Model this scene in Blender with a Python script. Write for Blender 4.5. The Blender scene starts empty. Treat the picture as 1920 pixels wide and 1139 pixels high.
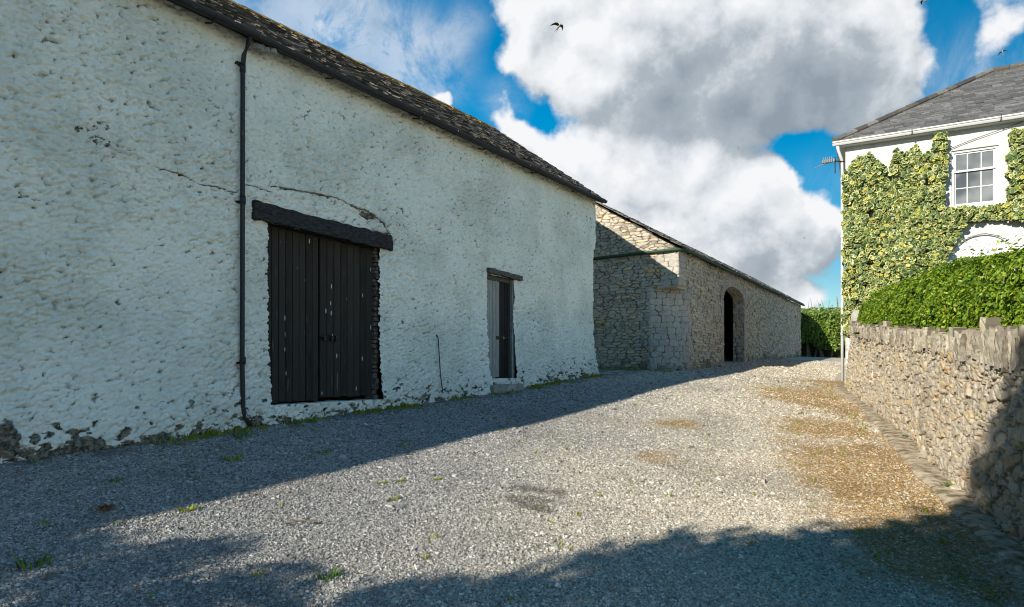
import bpy, math, random
import numpy as np
from mathutils import Vector, Matrix

SC = bpy.context.scene
COL = SC.collection
random.seed(7)
RNG = np.random.default_rng(11)
R = math.radians

# ------------------------------------------------------------------ camera
cam_d = bpy.data.cameras.new('camera')
cam_d.sensor_width = 36.0
cam_d.lens = 22.5
cam_d.shift_y = 0.0628
cam_d.clip_start = 0.05
cam_d.clip_end = 3000
cam = bpy.data.objects.new('camera', cam_d)
COL.objects.link(cam)
cam.location = (0, 0, 0)
cam.rotation_euler = (R(90), 0, 0)
SC.camera = cam
SC.view_settings.view_transform = 'Standard'
SC.view_settings.look = 'None'
SC.view_settings.exposure = 0.72
SC.view_settings.gamma = 1.0
SC.cycles.use_denoising = True
SC.cycles.pixel_filter_type = 'BLACKMAN_HARRIS'
SC.cycles.filter_width = 1.1
SC.cycles.max_bounces = 6
SC.cycles.sample_clamp_indirect = 4.0

# barn axes in plan: WD runs along the white barn's front, WN points out of it
WD = np.array([0.569, 0.822, 0.0]); WD /= np.linalg.norm(WD)
WN = np.array([WD[1], -WD[0], 0.0])

# ------------------------------------------------------------------ sun
SUN_EL = R(25.5)
PHI = R(11.7)
LH = WD * math.cos(PHI) + WN * math.sin(PHI)          # way the light travels, in plan
LV = np.array([LH[0] * math.cos(SUN_EL), LH[1] * math.cos(SUN_EL), -math.sin(SUN_EL)])
sun_d = bpy.data.lights.new('sun', 'SUN')
sun_d.energy = 5.0
sun_d.angle = R(0.5)
sun_d.color = (1.0, 0.925, 0.80)
sun = bpy.data.objects.new('sun', sun_d)
COL.objects.link(sun)
sun.rotation_euler = Vector(LV).to_track_quat('-Z', 'Y').to_euler()
sun.location = (-20, -20, 30)


# ------------------------------------------------------------------ node helpers
class NB:
    """short-hand for building a node tree"""
    def __init__(self, nt):
        self.nt = nt
        nt.nodes.clear()

    def n(self, t, ins=None, **props):
        nd = self.nt.nodes.new(t)
        for k, v in props.items():
            setattr(nd, k, v)
        for k, v in (ins or {}).items():
            self.put(nd.inputs[k], v)
        return nd

    def put(self, sock, v):
        if isinstance(v, bpy.types.NodeSocket):
            self.nt.links.new(v, sock)
        elif isinstance(v, bpy.types.Node):
            self.nt.links.new(v.outputs[0], sock)
        else:
            if sock.type == 'RGBA' and len(v) == 3:
                v = (*v, 1)
            sock.default_value = v

    def math(self, op, a, b=0.0, c=0.0, clamp=False):
        nd = self.n('ShaderNodeMath', {0: a, 1: b, 2: c}, operation=op)
        nd.use_clamp = clamp
        return nd.outputs[0]

    def vmath(self, op, a, b=(0, 0, 0), out=0, scale=None):
        nd = self.n('ShaderNodeVectorMath', {0: a, 1: b}, operation=op)
        if scale is not None:
            self.put(nd.inputs['Scale'], scale)
        return nd.outputs[out]

    def noise(self, vec, scale, detail=4.0, rough=0.55, out='Fac', dist=0.0):
        nd = self.n('ShaderNodeTexNoise', {'Vector': vec, 'Scale': scale, 'Detail': detail, 'Roughness': rough, 'Distortion': dist})
        return nd.outputs['Fac' if out == 'Fac' else 'Color']

    def ss(self, v, a, b, lo=0.0, hi=1.0):
        nd = self.n('ShaderNodeMapRange', {'Value': v, 'From Min': a, 'From Max': b, 'To Min': lo, 'To Max': hi}, interpolation_type='SMOOTHSTEP')
        return nd.outputs[0]

    def mix(self, f, a, b, blend='MIX'):
        nd = self.n('ShaderNodeMix', data_type='RGBA', blend_type=blend)
        self.put(nd.inputs[0], f); self.put(nd.inputs[6], a); self.put(nd.inputs[7], b)
        return nd.outputs[2]

    def ramp(self, f, stops, interp='LINEAR'):
        nd = self.n('ShaderNodeValToRGB', {'Fac': f})
        cr = nd.color_ramp
        cr.interpolation = interp
        while len(cr.elements) < len(stops):
            cr.elements.new(0.5)
        for e, (p, c) in zip(cr.elements, stops):
            e.position = p
            e.color = (*c, 1)
        return nd.outputs[0]

    def attr(self, name):
        return self.n('ShaderNodeAttribute', attribute_name=name).outputs['Fac']

    def coord(self):
        return self.n('ShaderNodeTexCoord').outputs['Object']

    def island(self):
        return self.n('ShaderNodeNewGeometry').outputs['Random Per Island']

    def bump(self, h, strength, dist):
        return self.n('ShaderNodeBump', {'Height': h, 'Strength': strength, 'Distance': dist}).outputs[0]

    def out(self, color, rough=0.9, normal=None, spec=0.3, metal=0.0, trans=None):
        p = self.n('ShaderNodeBsdfPrincipled', {'Base Color': color, 'Roughness': rough, 'Metallic': metal, 'Specular IOR Level': spec})
        if normal is not None:
            self.put(p.inputs['Normal'], normal)
        sh = p.outputs[0]
        if trans is not None:
            t = self.n('ShaderNodeBsdfTranslucent', {'Color': color})
            m = self.n('ShaderNodeMixShader', {0: trans, 1: sh, 2: t.outputs[0]})
            sh = m.outputs[0]
        o = self.n('ShaderNodeOutputMaterial')
        self.nt.links.new(sh, o.inputs[0])


def material(name):
    m = bpy.data.materials.new(name)
    m.use_nodes = True
    return m, NB(m.node_tree)


# ------------------------------------------------------------------ sky with clouds
def pdir(px, py):
    """direction of a point of the sky, for placing clouds"""
    v = np.array([(px - 960) / 1200.0, 1.0, (690 - py) / 1200.0])
    return tuple(v / np.linalg.norm(v))


world = bpy.data.worlds.new('World')
SC.world = world
world.use_nodes = True
world.cycles.sampling_method = 'MANUAL'
world.cycles.sample_map_resolution = 256
wb = NB(world.node_tree)

CLOUDS = [  # px, py, radius (rad), weight
    (1040, 60, .115, .8), (1130, 112, .12, .8), (1190, 60, .18, .9), (1330, 60, .2, .9), (1330, 190, .12, .8), (1480, 70, .19, .9), (1580, 90, .12, .75), (1650, 90, .06, .4),
    (1185, 205, .06, .5), (1240, 190, .08, .6), (1430, 205, .07, .6), (1540, 185, .08, .6), (1300, -120, .30, .8), (1590, 10, .11, .6),
    (962, 240, .045, .8), (1010, 300, .075, .85), (1090, 330, .09, .9), (1160, 310, .085, .9), (1230, 310, .09, .95), (1310, 365, .09, .95), (1440, 345, .06, .95), (1385, 400, .10, .9),
    (1500, 400, .09, .9), (1440, 460, .11, .8), (1300, 440, .13, .9), (1180, 400, .13, .9), (1080, 400, .12, .9), (1550, 430, .05, .8), (1560, 490, .05, .6), (1540, 555, .035, .8), (1510, 550, .03, .6),
    (830, 192, .028, .8), (790, 185, .035, .55), (610, 75, .03, .6), (470, -10, .10, .45),
    (1250, 480, .12, .8), (1370, 530, .11, .8), (1470, 530, .05, .7),
    (1890, 15, .05, .6), (1870, 105, .06, .36), (1760, 170, .09, .28), (945, 195, .035, .45), (885, 60, .04, .3), (1640, 200, .08, .35),
]
DARKS = [(1230, 130, .08, .40), (1300, 190, .10, .6), (1400, 150, .11, .55), (1500, 150, .11, .5), (1600, 150, .08, .5), (1390, 245, .08, .65), (1490, 220, .08, .55), (1570, 215, .06, .5), (1560, 60, .07, .25), (1160, 225, .06, .55), (1250, 235, .06, .6), (1320, 80, .07, .25),
         (1560, 475, .06, .5), (1480, 490, .08, .45), (1390, 480, .07, .4), (1300, 460, .07, .3), (1200, 410, .06, .2), (1100, 410, .07, .2), (1400, 540, .08, .45)]


THIN = [(560, 60, .13, .8), (660, 60, .12, .7), (740, 80, .11, .75), (700, 160, .10, .65), (820, 130, .085, .8), (640, 120, .1, .7), (850, 70, .06, .3), (1750, 170, .12, .35), (1860, 105, .07, .6), (1660, 210, .09, .5),
        (945, 195, .05, .8), (880, 40, .045, .45), (1850, 190, .1, .25), (1540, 520, .08, .3), (480, 20, .14, .8), (1540, 330, .06, .3)]


def blob_sum(nb, vec, items):
    acc = None
    for px, py, r, w in items:
        d = nb.n('ShaderNodeVectorMath', {0: vec, 1: pdir(px, py)}, operation='DISTANCE').outputs['Value']
        f = nb.n('ShaderNodeMapRange', {'Value': d, 'From Min': r, 'From Max': r * 0.15, 'To Min': 0.0, 'To Max': w}, interpolation_type='SMOOTHSTEP').outputs[0]
        acc = f if acc is None else nb.math('MAXIMUM' if False else 'ADD', acc, f)
    return acc


grp = bpy.data.node_groups.new('cloud_density', 'ShaderNodeTree')
grp.interface.new_socket('Vector', in_out='INPUT', socket_type='NodeSocketVector')
grp.interface.new_socket('Density', in_out='OUTPUT', socket_type='NodeSocketFloat')
gb = NB(grp)
gi = gb.n('NodeGroupInput')
go = gb.n('NodeGroupOutput')
v0 = gi.outputs[0]
wc = gb.noise(v0, 5.0, 5.0, 0.6, out='Color')
wv = gb.vmath('SCALE', gb.vmath('SUBTRACT', wc, (0.5, 0.5, 0.5)), scale=0.10)
v1 = gb.vmath('ADD', v0, wv)
bs = blob_sum(gb, v1, CLOUDS)
bs = gb.math('MINIMUM', bs, 1.15)
# the half of the sky behind the camera gets its clouds from noise alone
back = gb.ss(gb.n('ShaderNodeSeparateXYZ', {0: v0}).outputs[1], 0.35, -0.1)
bk = gb.math('MULTIPLY', back, gb.ss(gb.noise(v0, 2.2, 3.0), 0.57, 0.74, 0.0, 0.9))
bs = gb.math('ADD', bs, bk)
fb = gb.noise(v0, 9.0, 9.0, 0.62)
fb2 = gb.noise(v0, 26.0, 6.0, 0.6)
dn = gb.math('ADD', bs, gb.math('MULTIPLY', gb.math('SUBTRACT', fb, 0.53), 1.25))
dn = gb.math('ADD', dn, gb.math('MULTIPLY', gb.math('SUBTRACT', fb2, 0.5), 0.55))
# rounded cauliflower heads
vo = gb.n('ShaderNodeTexVoronoi', {'Vector': gb.vmath('ADD', v0, gb.vmath('SCALE', gb.vmath('SUBTRACT', gb.noise(v0, 14.0, 3.0, out='Color'), (0.5, 0.5, 0.5)), scale=0.05)), 'Scale': 17.0}, feature='F1')
dn = gb.math('ADD', dn, gb.math('MULTIPLY', gb.math('SUBTRACT', 0.42, vo.outputs['Distance']), 0.55))
gb.put(go.inputs[0], dn)

gen = wb.n('ShaderNodeTexCoord').outputs['Generated']


def dens(vec):
    g = wb.n('ShaderNodeGroup')
    g.node_tree = grp
    wb.put(g.inputs[0], vec)
    return g.outputs[0]


d0 = dens(gen)
d1 = dens(wb.vmath('ADD', gen, (-0.012, 0.0, 0.030)))
cover = wb.ss(d0, 0.20, 0.64)
thin = wb.math('MULTIPLY', blob_sum(wb, gen, THIN), wb.ss(wb.noise(gen, 9.0, 9.0, 0.68, dist=0.6), 0.30, 0.72), clamp=True)
cover = wb.math('MAXIMUM', cover, wb.math('MULTIPLY', thin, 0.52), clamp=True)
dark = blob_sum(wb, gen, DARKS)
self_sh = wb.math('MULTIPLY', wb.math('SUBTRACT', d1, d0), 0.62)
tex = wb.math('SUBTRACT', wb.noise(gen, 8.0, 9.0, 0.62), 0.5)
dk = wb.math('MULTIPLY', wb.math('MINIMUM', dark, 1.4), wb.math('ADD', 0.66, wb.math('MULTIPLY', tex, 1.2)))
shade = wb.math('ADD', wb.math('ADD', wb.math('MULTIPLY', dk, 0.72), self_sh), wb.math('ADD', wb.math('MULTIPLY', tex, 0.55), 0.14), clamp=True)
ccol = wb.ramp(shade, [(0.0, (0.97, 0.98, 1.0)), (0.22, (0.80, 0.84, 0.88)), (0.55, (0.44, 0.50, 0.56)), (1.0, (0.30, 0.36, 0.42))])
sky = wb.n('ShaderNodeTexSky', sky_type='NISHITA')
sky.sun_disc = False
sky.sun_elevation = SUN_EL
sky.sun_rotation = -math.atan2(-LH[0], -LH[1])
sky.air_density = 1.0
sky.dust_density = 0.3
sky.ozone_density = 2.0
skyc = wb.n('ShaderNodeHueSaturation', {'Hue': 0.487, 'Saturation': 1.6, 'Value': 1.0, 'Color': sky.outputs[0]}).outputs[0]
bg_sky = wb.n('ShaderNodeBackground', {'Color': skyc, 'Strength': 0.097})
bg_cl = wb.n('ShaderNodeBackground', {'Color': ccol, 'Strength': 0.58})
mx = wb.n('ShaderNodeMixShader', {0: cover, 1: bg_sky.outputs[0], 2: bg_cl.outputs[0]})
wo = wb.n('ShaderNodeOutputWorld')
world.node_tree.links.new(mx.outputs[0], wo.inputs[0])


# ------------------------------------------------------------------ numpy noise
def h3(x, y, s=0):
    x = x.astype(np.int64).astype(np.uint32); y = y.astype(np.int64).astype(np.uint32)
    h = x * np.uint32(374761393) + y * np.uint32(668265263) + np.uint32((s * 2654435761 + 1013904223) & 0xffffffff)
    h = (h ^ (h >> np.uint32(13))) * np.uint32(1274126177)
    h = (h ^ (h >> np.uint32(15))) * np.uint32(2246822519)
    h = h ^ (h >> np.uint32(16))
    return h.astype(np.float64) / 4294967295.0


def vn(x, y, s=0):
    x = np.asarray(x, float); y = np.asarray(y, float)
    xi = np.floor(x); yi = np.floor(y)
    fx = x - xi; fy = y - yi
    fx = fx * fx * (3 - 2 * fx); fy = fy * fy * (3 - 2 * fy)
    a = h3(xi, yi, s); b = h3(xi + 1, yi, s); c = h3(xi, yi + 1, s); d = h3(xi + 1, yi + 1, s)
    return (a * (1 - fx) + b * fx) * (1 - fy) + (c * (1 - fx) + d * fx) * fy


def fbm(x, y, s=0, o=4, g=0.5):
    t = 0; a = 1; n = 0
    for i in range(o):
        # turn each octave so the lattice does not show
        c, sn = math.cos(0.7 * i + .3), math.sin(0.7 * i + .3)
        t = t + a * vn((x * c - y * sn) * 2 ** i, (x * sn + y * c) * 2 ** i, s + i * 17)
        n += a; a *= g
    return t / n


def worley(u, v, cw, ch, seed, jit=.9):
    """distance to the nearest scattered point, in cell units"""
    i0 = np.floor(u / cw); j0 = np.floor(v / ch)
    f = np.full(np.shape(u), 9.0)
    for di in (-1, 0, 1):
        for dj in (-1, 0, 1):
            i = i0 + di; j = j0 + dj
            dx = u / cw - (i + .5 + (h3(i, j, seed) - .5) * jit); dy = v / ch - (j + .5 + (h3(i, j, seed + 1) - .5) * jit)
            f = np.minimum(f, dx * dx + dy * dy)
    return np.sqrt(f)


def sst(a, b, x):
    t = np.clip((x - a) / (b - a), 0, 1)
    return t * t * (3 - 2 * t)


# ------------------------------------------------------------------ mesh helpers
def link(o, parent=None):
    COL.objects.link(o)
    if parent is not None:
        o.parent = parent
        if parent.type == 'EMPTY':
            o.matrix_parent_inverse = Matrix.Translation(-Vector(parent.location))
    return o


def tag(o, label=None, cat=None, group=None, kind=None):
    if label: o['label'] = label
    if cat: o['category'] = cat
    if group: o['group'] = group
    if kind: o['kind'] = kind
    return o


def thing(name, label, cat, loc, group=None):
    o = bpy.data.objects.new(name, None)
    o.empty_display_size = 0.3
    COL.objects.link(o)
    o.location = tuple(loc)
    return tag(o, label, cat, group)


def mesh_np(name, V, F, mat, parent=None, smooth=False, attrs=None, mi=None):
    V = np.asarray(V, np.float32).reshape(-1, 3)
    F = np.asarray(F, np.int32)
    k = F.shape[1]
    me = bpy.data.meshes.new(name)
    me.vertices.add(len(V)); me.vertices.foreach_set('co', V.ravel())
    me.loops.add(F.size); me.loops.foreach_set('vertex_index', F.ravel())
    me.polygons.add(len(F)); me.polygons.foreach_set('loop_start', np.arange(len(F), dtype=np.int32) * k)
    me.update(calc_edges=True)
    me.polygons.foreach_set('use_smooth', np.full(len(F), smooth, dtype=bool))
    for m in (mat if isinstance(mat, (list, tuple)) else [mat]):
        me.materials.append(m)
    if mi is not None:
        me.polygons.foreach_set('material_index', np.asarray(mi, np.int32))
    for an, av in (attrs or {}).items():
        a = me.attributes.new(an, 'FLOAT', 'POINT')
        a.data.foreach_set('value', np.asarray(av, np.float32).ravel())
    return link(bpy.data.objects.new(name, me), parent)


class MB:
    """collects simple shapes and links them as one mesh"""
    def __init__(self):
        self.v = []; self.f = []

    def add(self, V, F):
        b = len(self.v)
        self.v += [tuple(map(float, p)) for p in V]
        self.f += [tuple(int(i) + b for i in f) for f in F]
        return self

    def hexa(self, p8):
        """eight corners: bottom ring 0-3 and top ring 4-7"""
        return self.add(p8, [(0, 3, 2, 1), (4, 5, 6, 7), (0, 1, 5, 4), (1, 2, 6, 5), (2, 3, 7, 6), (3, 0, 4, 7)])

    def obox(self, o, a, b, c, la, lb, lc):
        """box from corner o along the axes a, b, c"""
        o = np.array(o, float); A = np.array(a) * la; B = np.array(b) * lb; Cc = np.array(c) * lc
        return self.hexa([o, o + A, o + A + B, o + B, o + Cc, o + A + Cc, o + A + B + Cc, o + B + Cc])

    def tube(self, pts, r, seg=10, cap=True, a0=0.0, a1=2 * math.pi):
        P = [np.array(p, float) for p in pts]
        n = len(P)
        full = abs(a1 - a0 - 2 * math.pi) < 1e-6
        m = seg if full else seg + 1
        rings = []
        up = np.array([0, 0, 1.0])
        for i in range(n):
            d = P[min(i + 1, n - 1)] - P[max(i - 1, 0)]
            d /= np.linalg.norm(d)
            u = up if abs(d[2]) < 0.9 else np.array([1.0, 0.3, 0])
            x = np.cross(u, d); x /= np.linalg.norm(x)
            y = np.cross(d, x)
            rr = r[i] if isinstance(r, (list, tuple)) else r
            rings.append([P[i] + rr * (math.cos(a0 + (a1 - a0) * k / seg) * x + math.sin(a0 + (a1 - a0) * k / seg) * y) for k in range(m)])
        V = [p for rg in rings for p in rg]
        F = []
        for i in range(n - 1):
            for k in range(m if full else m - 1):
                k2 = (k + 1) % m
                F.append((i * m + k, i * m + k2, (i + 1) * m + k2, (i + 1) * m + k))
        if cap and full:
            F.append(tuple(range(m))[::-1]); F.append(tuple((n - 1) * m + k for k in range(m)))
        return self.add(V, F)

    def build(self, name, mat, parent=None, smooth=False):
        me = bpy.data.meshes.new(name)
        me.from_pydata(self.v, [], self.f)
        me.materials.append(mat)
        if smooth:
            me.polygons.foreach_set('use_smooth', np.ones(len(self.f), dtype=bool))
        me.update()
        return link(bpy.data.objects.new(name, me), parent)


def bevel(o, w, seg=1):
    m = o.modifiers.new('bevel', 'BEVEL')
    m.width = w; m.segments = seg; m.limit_method = 'ANGLE'
    return o


def grid_faces(nu, nv, keep=None):
    i = np.arange(nu - 1)[:, None]; j = np.arange(nv - 1)[None, :]
    a = i * nv + j
    F = np.stack([a, a + nv, a + nv + 1, a + 1], -1)
    return F[keep] if keep is not None else F.reshape(-1, 4)


def lin(breaks, res):
    """coordinates that hit every break point, about res apart"""
    out = []
    for a, b in zip(breaks[:-1], breaks[1:]):
        n = max(1, int(round((b - a) / res)))
        out += list(np.linspace(a, b, n, endpoint=False))
    return np.array(out + [breaks[-1]])


def rot_to(normals, spin):
    """rotation matrices whose z axis is the normal, spun about it"""
    n = normals / np.linalg.norm(normals, axis=1, keepdims=True)
    up = np.where(np.abs(n[:, 2:3]) < 0.95, np.array([[0, 0, 1.0]]), np.array([[1.0, 0, 0]]))
    x = np.cross(up, n); x /= np.linalg.norm(x, axis=1, keepdims=True)
    y = np.cross(n, x)
    c = np.cos(spin)[:, None]; s = np.sin(spin)[:, None]
    return np.stack([x * c + y * s, -x * s + y * c, n], axis=2)


def scatter(T, TF, pos, rot, scale):
    """copies of a template as one vertex/face array"""
    N = len(pos); k = len(T)
    sc = scale if scale.ndim == 2 else scale[:, None]
    L = T[None] * (sc[:, None, :])
    V = np.einsum('nij,nkj->nki', rot, L) + pos[:, None, :]
    F = (TF[None] + (np.arange(N) * k)[:, None, None]).reshape(-1, TF.shape[1])
    return V.reshape(-1, 3), F


CUBE = np.array([(-.5, -.5, -.5), (.5, -.5, -.5), (.5, .5, -.5), (-.5, .5, -.5), (-.5, -.5, .5), (.5, -.5, .5), (.5, .5, .5), (-.5, .5, .5)])
CUBEF = np.array([(0, 3, 2, 1), (4, 5, 6, 7), (0, 1, 5, 4), (1, 2, 6, 5), (2, 3, 7, 6), (3, 0, 4, 7)])


def rubble(u, v, cw, ch, seed, jx=0.75, jy=0.5, pw=3.0, warp=0.025):
    """irregular masonry: gap to the neighbouring stone and a random number per stone"""
    u = u + warp * (fbm(u / .17, v / .17, seed + 91, 2) - .5) * 2
    v = v + warp * (fbm(u / .2 + 7, v / .2, seed + 92, 2) - .5) * 2
    jr = np.floor(v / ch)
    f1 = np.full(u.shape, 9.0); f2 = np.full(u.shape, 9.0)
    idr = np.zeros(u.shape); tx = np.zeros(u.shape); ty = np.zeros(u.shape)
    for dj in (-1, 0, 1):
        j = jr + dj
        off = h3(j, j * 0, seed) * 3.0
        wid = cw * (0.75 + 0.6 * h3(j, j * 0 + 5, seed))
        i0 = np.floor(u / wid + off)
        for di in (-1, 0, 1):
            i = i0 + di
            sx = (i + .5 + (h3(i, j, seed + 1) - .5) * jx - off) * wid
            sy = (j + .5 + (h3(i, j, seed + 2) - .5) * jy) * ch
            big = 0.8 + 0.5 * h3(i, j, seed + 4)
            dx = np.abs(u - sx) / wid / big; dy = np.abs(v - sy) / ch / big
            d = (dx ** pw + dy ** pw) ** (1 / pw)
            better = d < f1
            f2 = np.where(better, f1, np.minimum(f2, d))
            idr = np.where(better, h3(i, j, seed + 3), idr)
            tx = np.where(better, (u - sx) / wid, tx); ty = np.where(better, (v - sy) / ch, ty)
            f1 = np.where(better, d, f1)
    return f2 - f1, idr, tx, ty


# ------------------------------------------------------------------ plan of the place (eye at z = 0)
OFF0 = -7.93


def W(s, off, z):
    """a point by its run along the white barn, its distance out of the front and its height"""
    p = WD * s + WN * (off + OFF0)
    return np.array([p[0], p[1], z])


CB = np.array([5.096, 19.6, 0.0])                                   # corner of the stone barn
FD = np.array([0.5532, 0.8331, 0.0]); FN = np.array([0.8331, -0.5532, 0.0]); GD = -FN
HC = np.array([9.9, 19.0, 0.0])                                     # corner of the house
HA = np.array([0.872, -0.489, 0.0]); HA /= np.linalg.norm(HA)
HN = np.array([HA[1], -HA[0], 0.0])                                 # faces the lane
HB = -HN
RW0 = np.array([4.7, 6.1, 0.0]); RWD = np.array([0.404, 1.0, 0.0]); RWN = np.array([-1.0, 0.404, 0.0]) / math.hypot(1, .404)


def RW(y, d, z):
    """garden wall: a point at depth y, d in front of the wall face"""
    p = RW0 + RWD * (y - 6.1) + RWN * d
    return np.array([p[0], p[1], z])


def ctrl():
    pts = []
    for s, z in ((-18, -1.3), (-8, -1.12), (2.37, -.93), (5.41, -.80), (7.83, -.67), (10.7, -.515), (13, -.36), (15.4, -.19)):
        p = W(s, 0, z); pts.append(tuple(p))
    for u, z in ((0, -.114), (3.0, -.05), (6, 0.0)):
        p = CB + GD * u; pts.append((p[0], p[1], z))
    for q, z in ((5, .13), (10.5, .36), (21, .66)):
        p = CB + FD * q; pts.append((p[0], p[1], z))
    for y, z in ((-6, -2.1), (1, -1.86), (3.5, -1.68), (6.1, -1.44), (8.44, -1.22), (11.65, -.93), (14.5, -.78), (17.2, -.62)):
        p = RW(y, 0, z); pts.append(tuple(p))
    pts += [(9.9, 19, -.45), (12.7, 24.5, -.1), (16.5, 31.5, .3), (20, 39, .6), (26, 44, .75), (0, -14, -2.0), (-18, -16, -1.6), (14, -8, -2.2),
            (-14, 30, .0), (5, 45, .7), (34, 58, .9), (-20, 56, .8), (22, 14, -.4), (30, 25, .2)]
    return np.array(pts)


CP = ctrl()


def tps_fit(P):
    n = len(P)
    d = np.linalg.norm(P[:, None, :2] - P[None, :, :2], axis=2)
    K = np.where(d > 0, d * d * np.log(d + 1e-9), 0) + np.eye(n) * 0.6
    A = np.zeros((n + 3, n + 3))
    A[:n, :n] = K; A[:n, n] = 1; A[:n, n + 1:] = P[:, :2]; A[n, :n] = 1; A[n + 1:, :n] = P[:, :2].T
    return np.linalg.solve(A, np.concatenate([P[:, 2], np.zeros(3)]))


TW = tps_fit(CP)


def ground(x, y):
    x = np.clip(np.asarray(x, float), -22, 34); y = np.clip(np.asarray(y, float), -16, 58)
    z = TW[len(CP)] + TW[len(CP) + 1] * x + TW[len(CP) + 2] * y
    for (cx, cy, cz), w in zip(CP, TW):
        d2 = (x - cx) ** 2 + (y - cy) ** 2
        z = z + w * 0.5 * d2 * np.log(d2 + 1e-12)
    return np.clip(z, -2.5, 1.2)


def gpt(px, py):
    """where on the ground a point of the lane lies"""
    lo, hi = 1.0, 80.0
    for Y in np.arange(2.0, 80, 0.1):
        if ground((px - 960) / 1200 * Y, Y) > (690 - py) / 1200 * Y:
            hi = Y; lo = Y - .1
            break
    Y = (lo + hi) / 2
    X = (px - 960) / 1200 * Y
    return np.array([X, Y, float(ground(X, Y))])


def wall_d(x, y):
    """distance in front of the garden wall"""
    return (x - RW0[0] - 0.0) * RWN[0] + (y - RW0[1]) * RWN[1]


def barn_off(x, y):
    return x * WN[0] + y * WN[1] - OFF0


MOSSES = [(gpt(*p), r, w) for p, r, w in [((1600, 860), .75, 1.0), ((1540, 800), .7, .9), ((1500, 750), .9, .8), ((1470, 735), 1.1, .7), ((1650, 920), .55, 1.0), ((1700, 930), .5, .8),
          ((1270, 795), .55, .85), ((1245, 860), .4, .8), ((1230, 970), .3, .6), ((1760, 1010), .5, .7), ((1650, 1000), .5, .5), ((1780, 1080), .45, .5), ((1560, 720), 1.0, .5)]]
DAMPS = [(gpt(*p), r, w) for p, r, w in [((1005, 915), .35, 1.0), ((1025, 950), .3, .95), ((985, 935), .25, .8), ((950, 1000), .25, .7), ((1030, 990), .18, .4)]]


def moss_at(x, y):
    m = np.zeros(np.shape(x))
    for c, r, w in MOSSES:
        m += w * np.exp(-((x - c[0]) ** 2 + (y - c[1]) ** 2) / (r * r))
    m = np.clip(m, 0, 1.1)
    n = fbm(x / .45, y / .45, 31, 4, .6)
    d = wall_d(x, y)
    edge = sst(3.0, .6, d) * sst(3, 6, y) * sst(26, 15, y) * .60
    n = n + .55 * (fbm(x / .11, y / .11, 33, 3, .6) - .5)
    return np.clip(sst(.60, 1.05, (m + edge) * .75 + n * .75), 0, 1)


def damp_at(x, y):
    m = np.zeros(np.shape(x))
    for c, r, w in DAMPS:
        m += w * np.exp(-((x - c[0]) ** 2 + (y - c[1]) ** 2) / (r * r))
    n = fbm(x / .2, y / .2, 77, 5, .7)
    dirt = sst(.55, .8, fbm(x / 1.3, y / 1.3, 41, 3) + .12 * sst(1.3, 0, barn_off(x, y)))
    m = np.minimum(m, .75)
    n2 = fbm(x / .33 + 5, y / .16, 78, 5, .7)
    return np.clip(sst(.48, .72, m * (.25 + 1.0 * n2) + .35 * (n - .4)) * sst(.05, .4, m) + dirt * .3 + .9 * sst(.75, .05, barn_off(x, y)) * sst(.35, .6, fbm(x / .3, y / .3, 79, 4, .6)), 0, 1)


def warm_at(x, y):
    """paler, sandier chipping mid lane; far end lightened to mimic sunlit stone faces"""
    d = wall_d(x, y)
    return np.clip(np.maximum(sst(6.0, 2.0, d + 2.2 * (fbm(x / 1.5, y / 1.5, 12, 3) - .5)), .8 * sst(13, 18, y)), 0, 1)  # far lane paled in colour for sun caught on stone faces


# ------------------------------------------------------------------ materials
def mat_ground():
    m, b = material('gravel_bed')
    co = b.coord()
    vo = b.n('ShaderNodeTexVoronoi', {'Vector': co, 'Scale': 62.0, 'Randomness': 1.0})
    vo2 = b.n('ShaderNodeTexVoronoi', {'Vector': co, 'Scale': 120.0})
    rc = b.n('ShaderNodeSeparateColor', {0: vo.outputs['Color']}).outputs[0]
    rc2 = b.n('ShaderNodeSeparateColor', {0: vo2.outputs['Color']}).outputs[1]
    cool = b.ramp(rc, [(0, (.11, .108, .10)), (.35, (.25, .245, .235)), (.7, (.38, .375, .355)), (1, (.62, .61, .58))])
    warm = b.ramp(rc, [(0, (.30, .265, .20)), (.35, (.48, .435, .35)), (.7, (.60, .55, .46)), (1, (.76, .71, .61))])
    c = b.mix(b.attr('warm'), cool, warm)
    c = b.mix(b.math('MULTIPLY', rc2, .35), c, (.12, .115, .10))
    c = b.mix(b.math('MULTIPLY', b.attr('damp'), .75), c, (.06, .055, .045))
    mo = b.math('MULTIPLY', b.attr('moss'), b.ss(b.noise(co, 30, 4), .3, .55))
    mc = b.mix(b.noise(co, 9, 3), (.13, .07, .008), (.38, .21, .02))
    c = b.mix(b.math('MULTIPLY', mo, .85), c, mc)
    hh = b.math('ADD', b.math('MULTIPLY', vo.outputs['Distance'], -1.0), b.math('MULTIPLY', vo2.outputs['Distance'], -.5))
    hh = b.math('ADD', hh, b.math('MULTIPLY', rc, .5))
    b.out(c, .92, b.bump(hh, .9, .012), .2)
    return m


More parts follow.
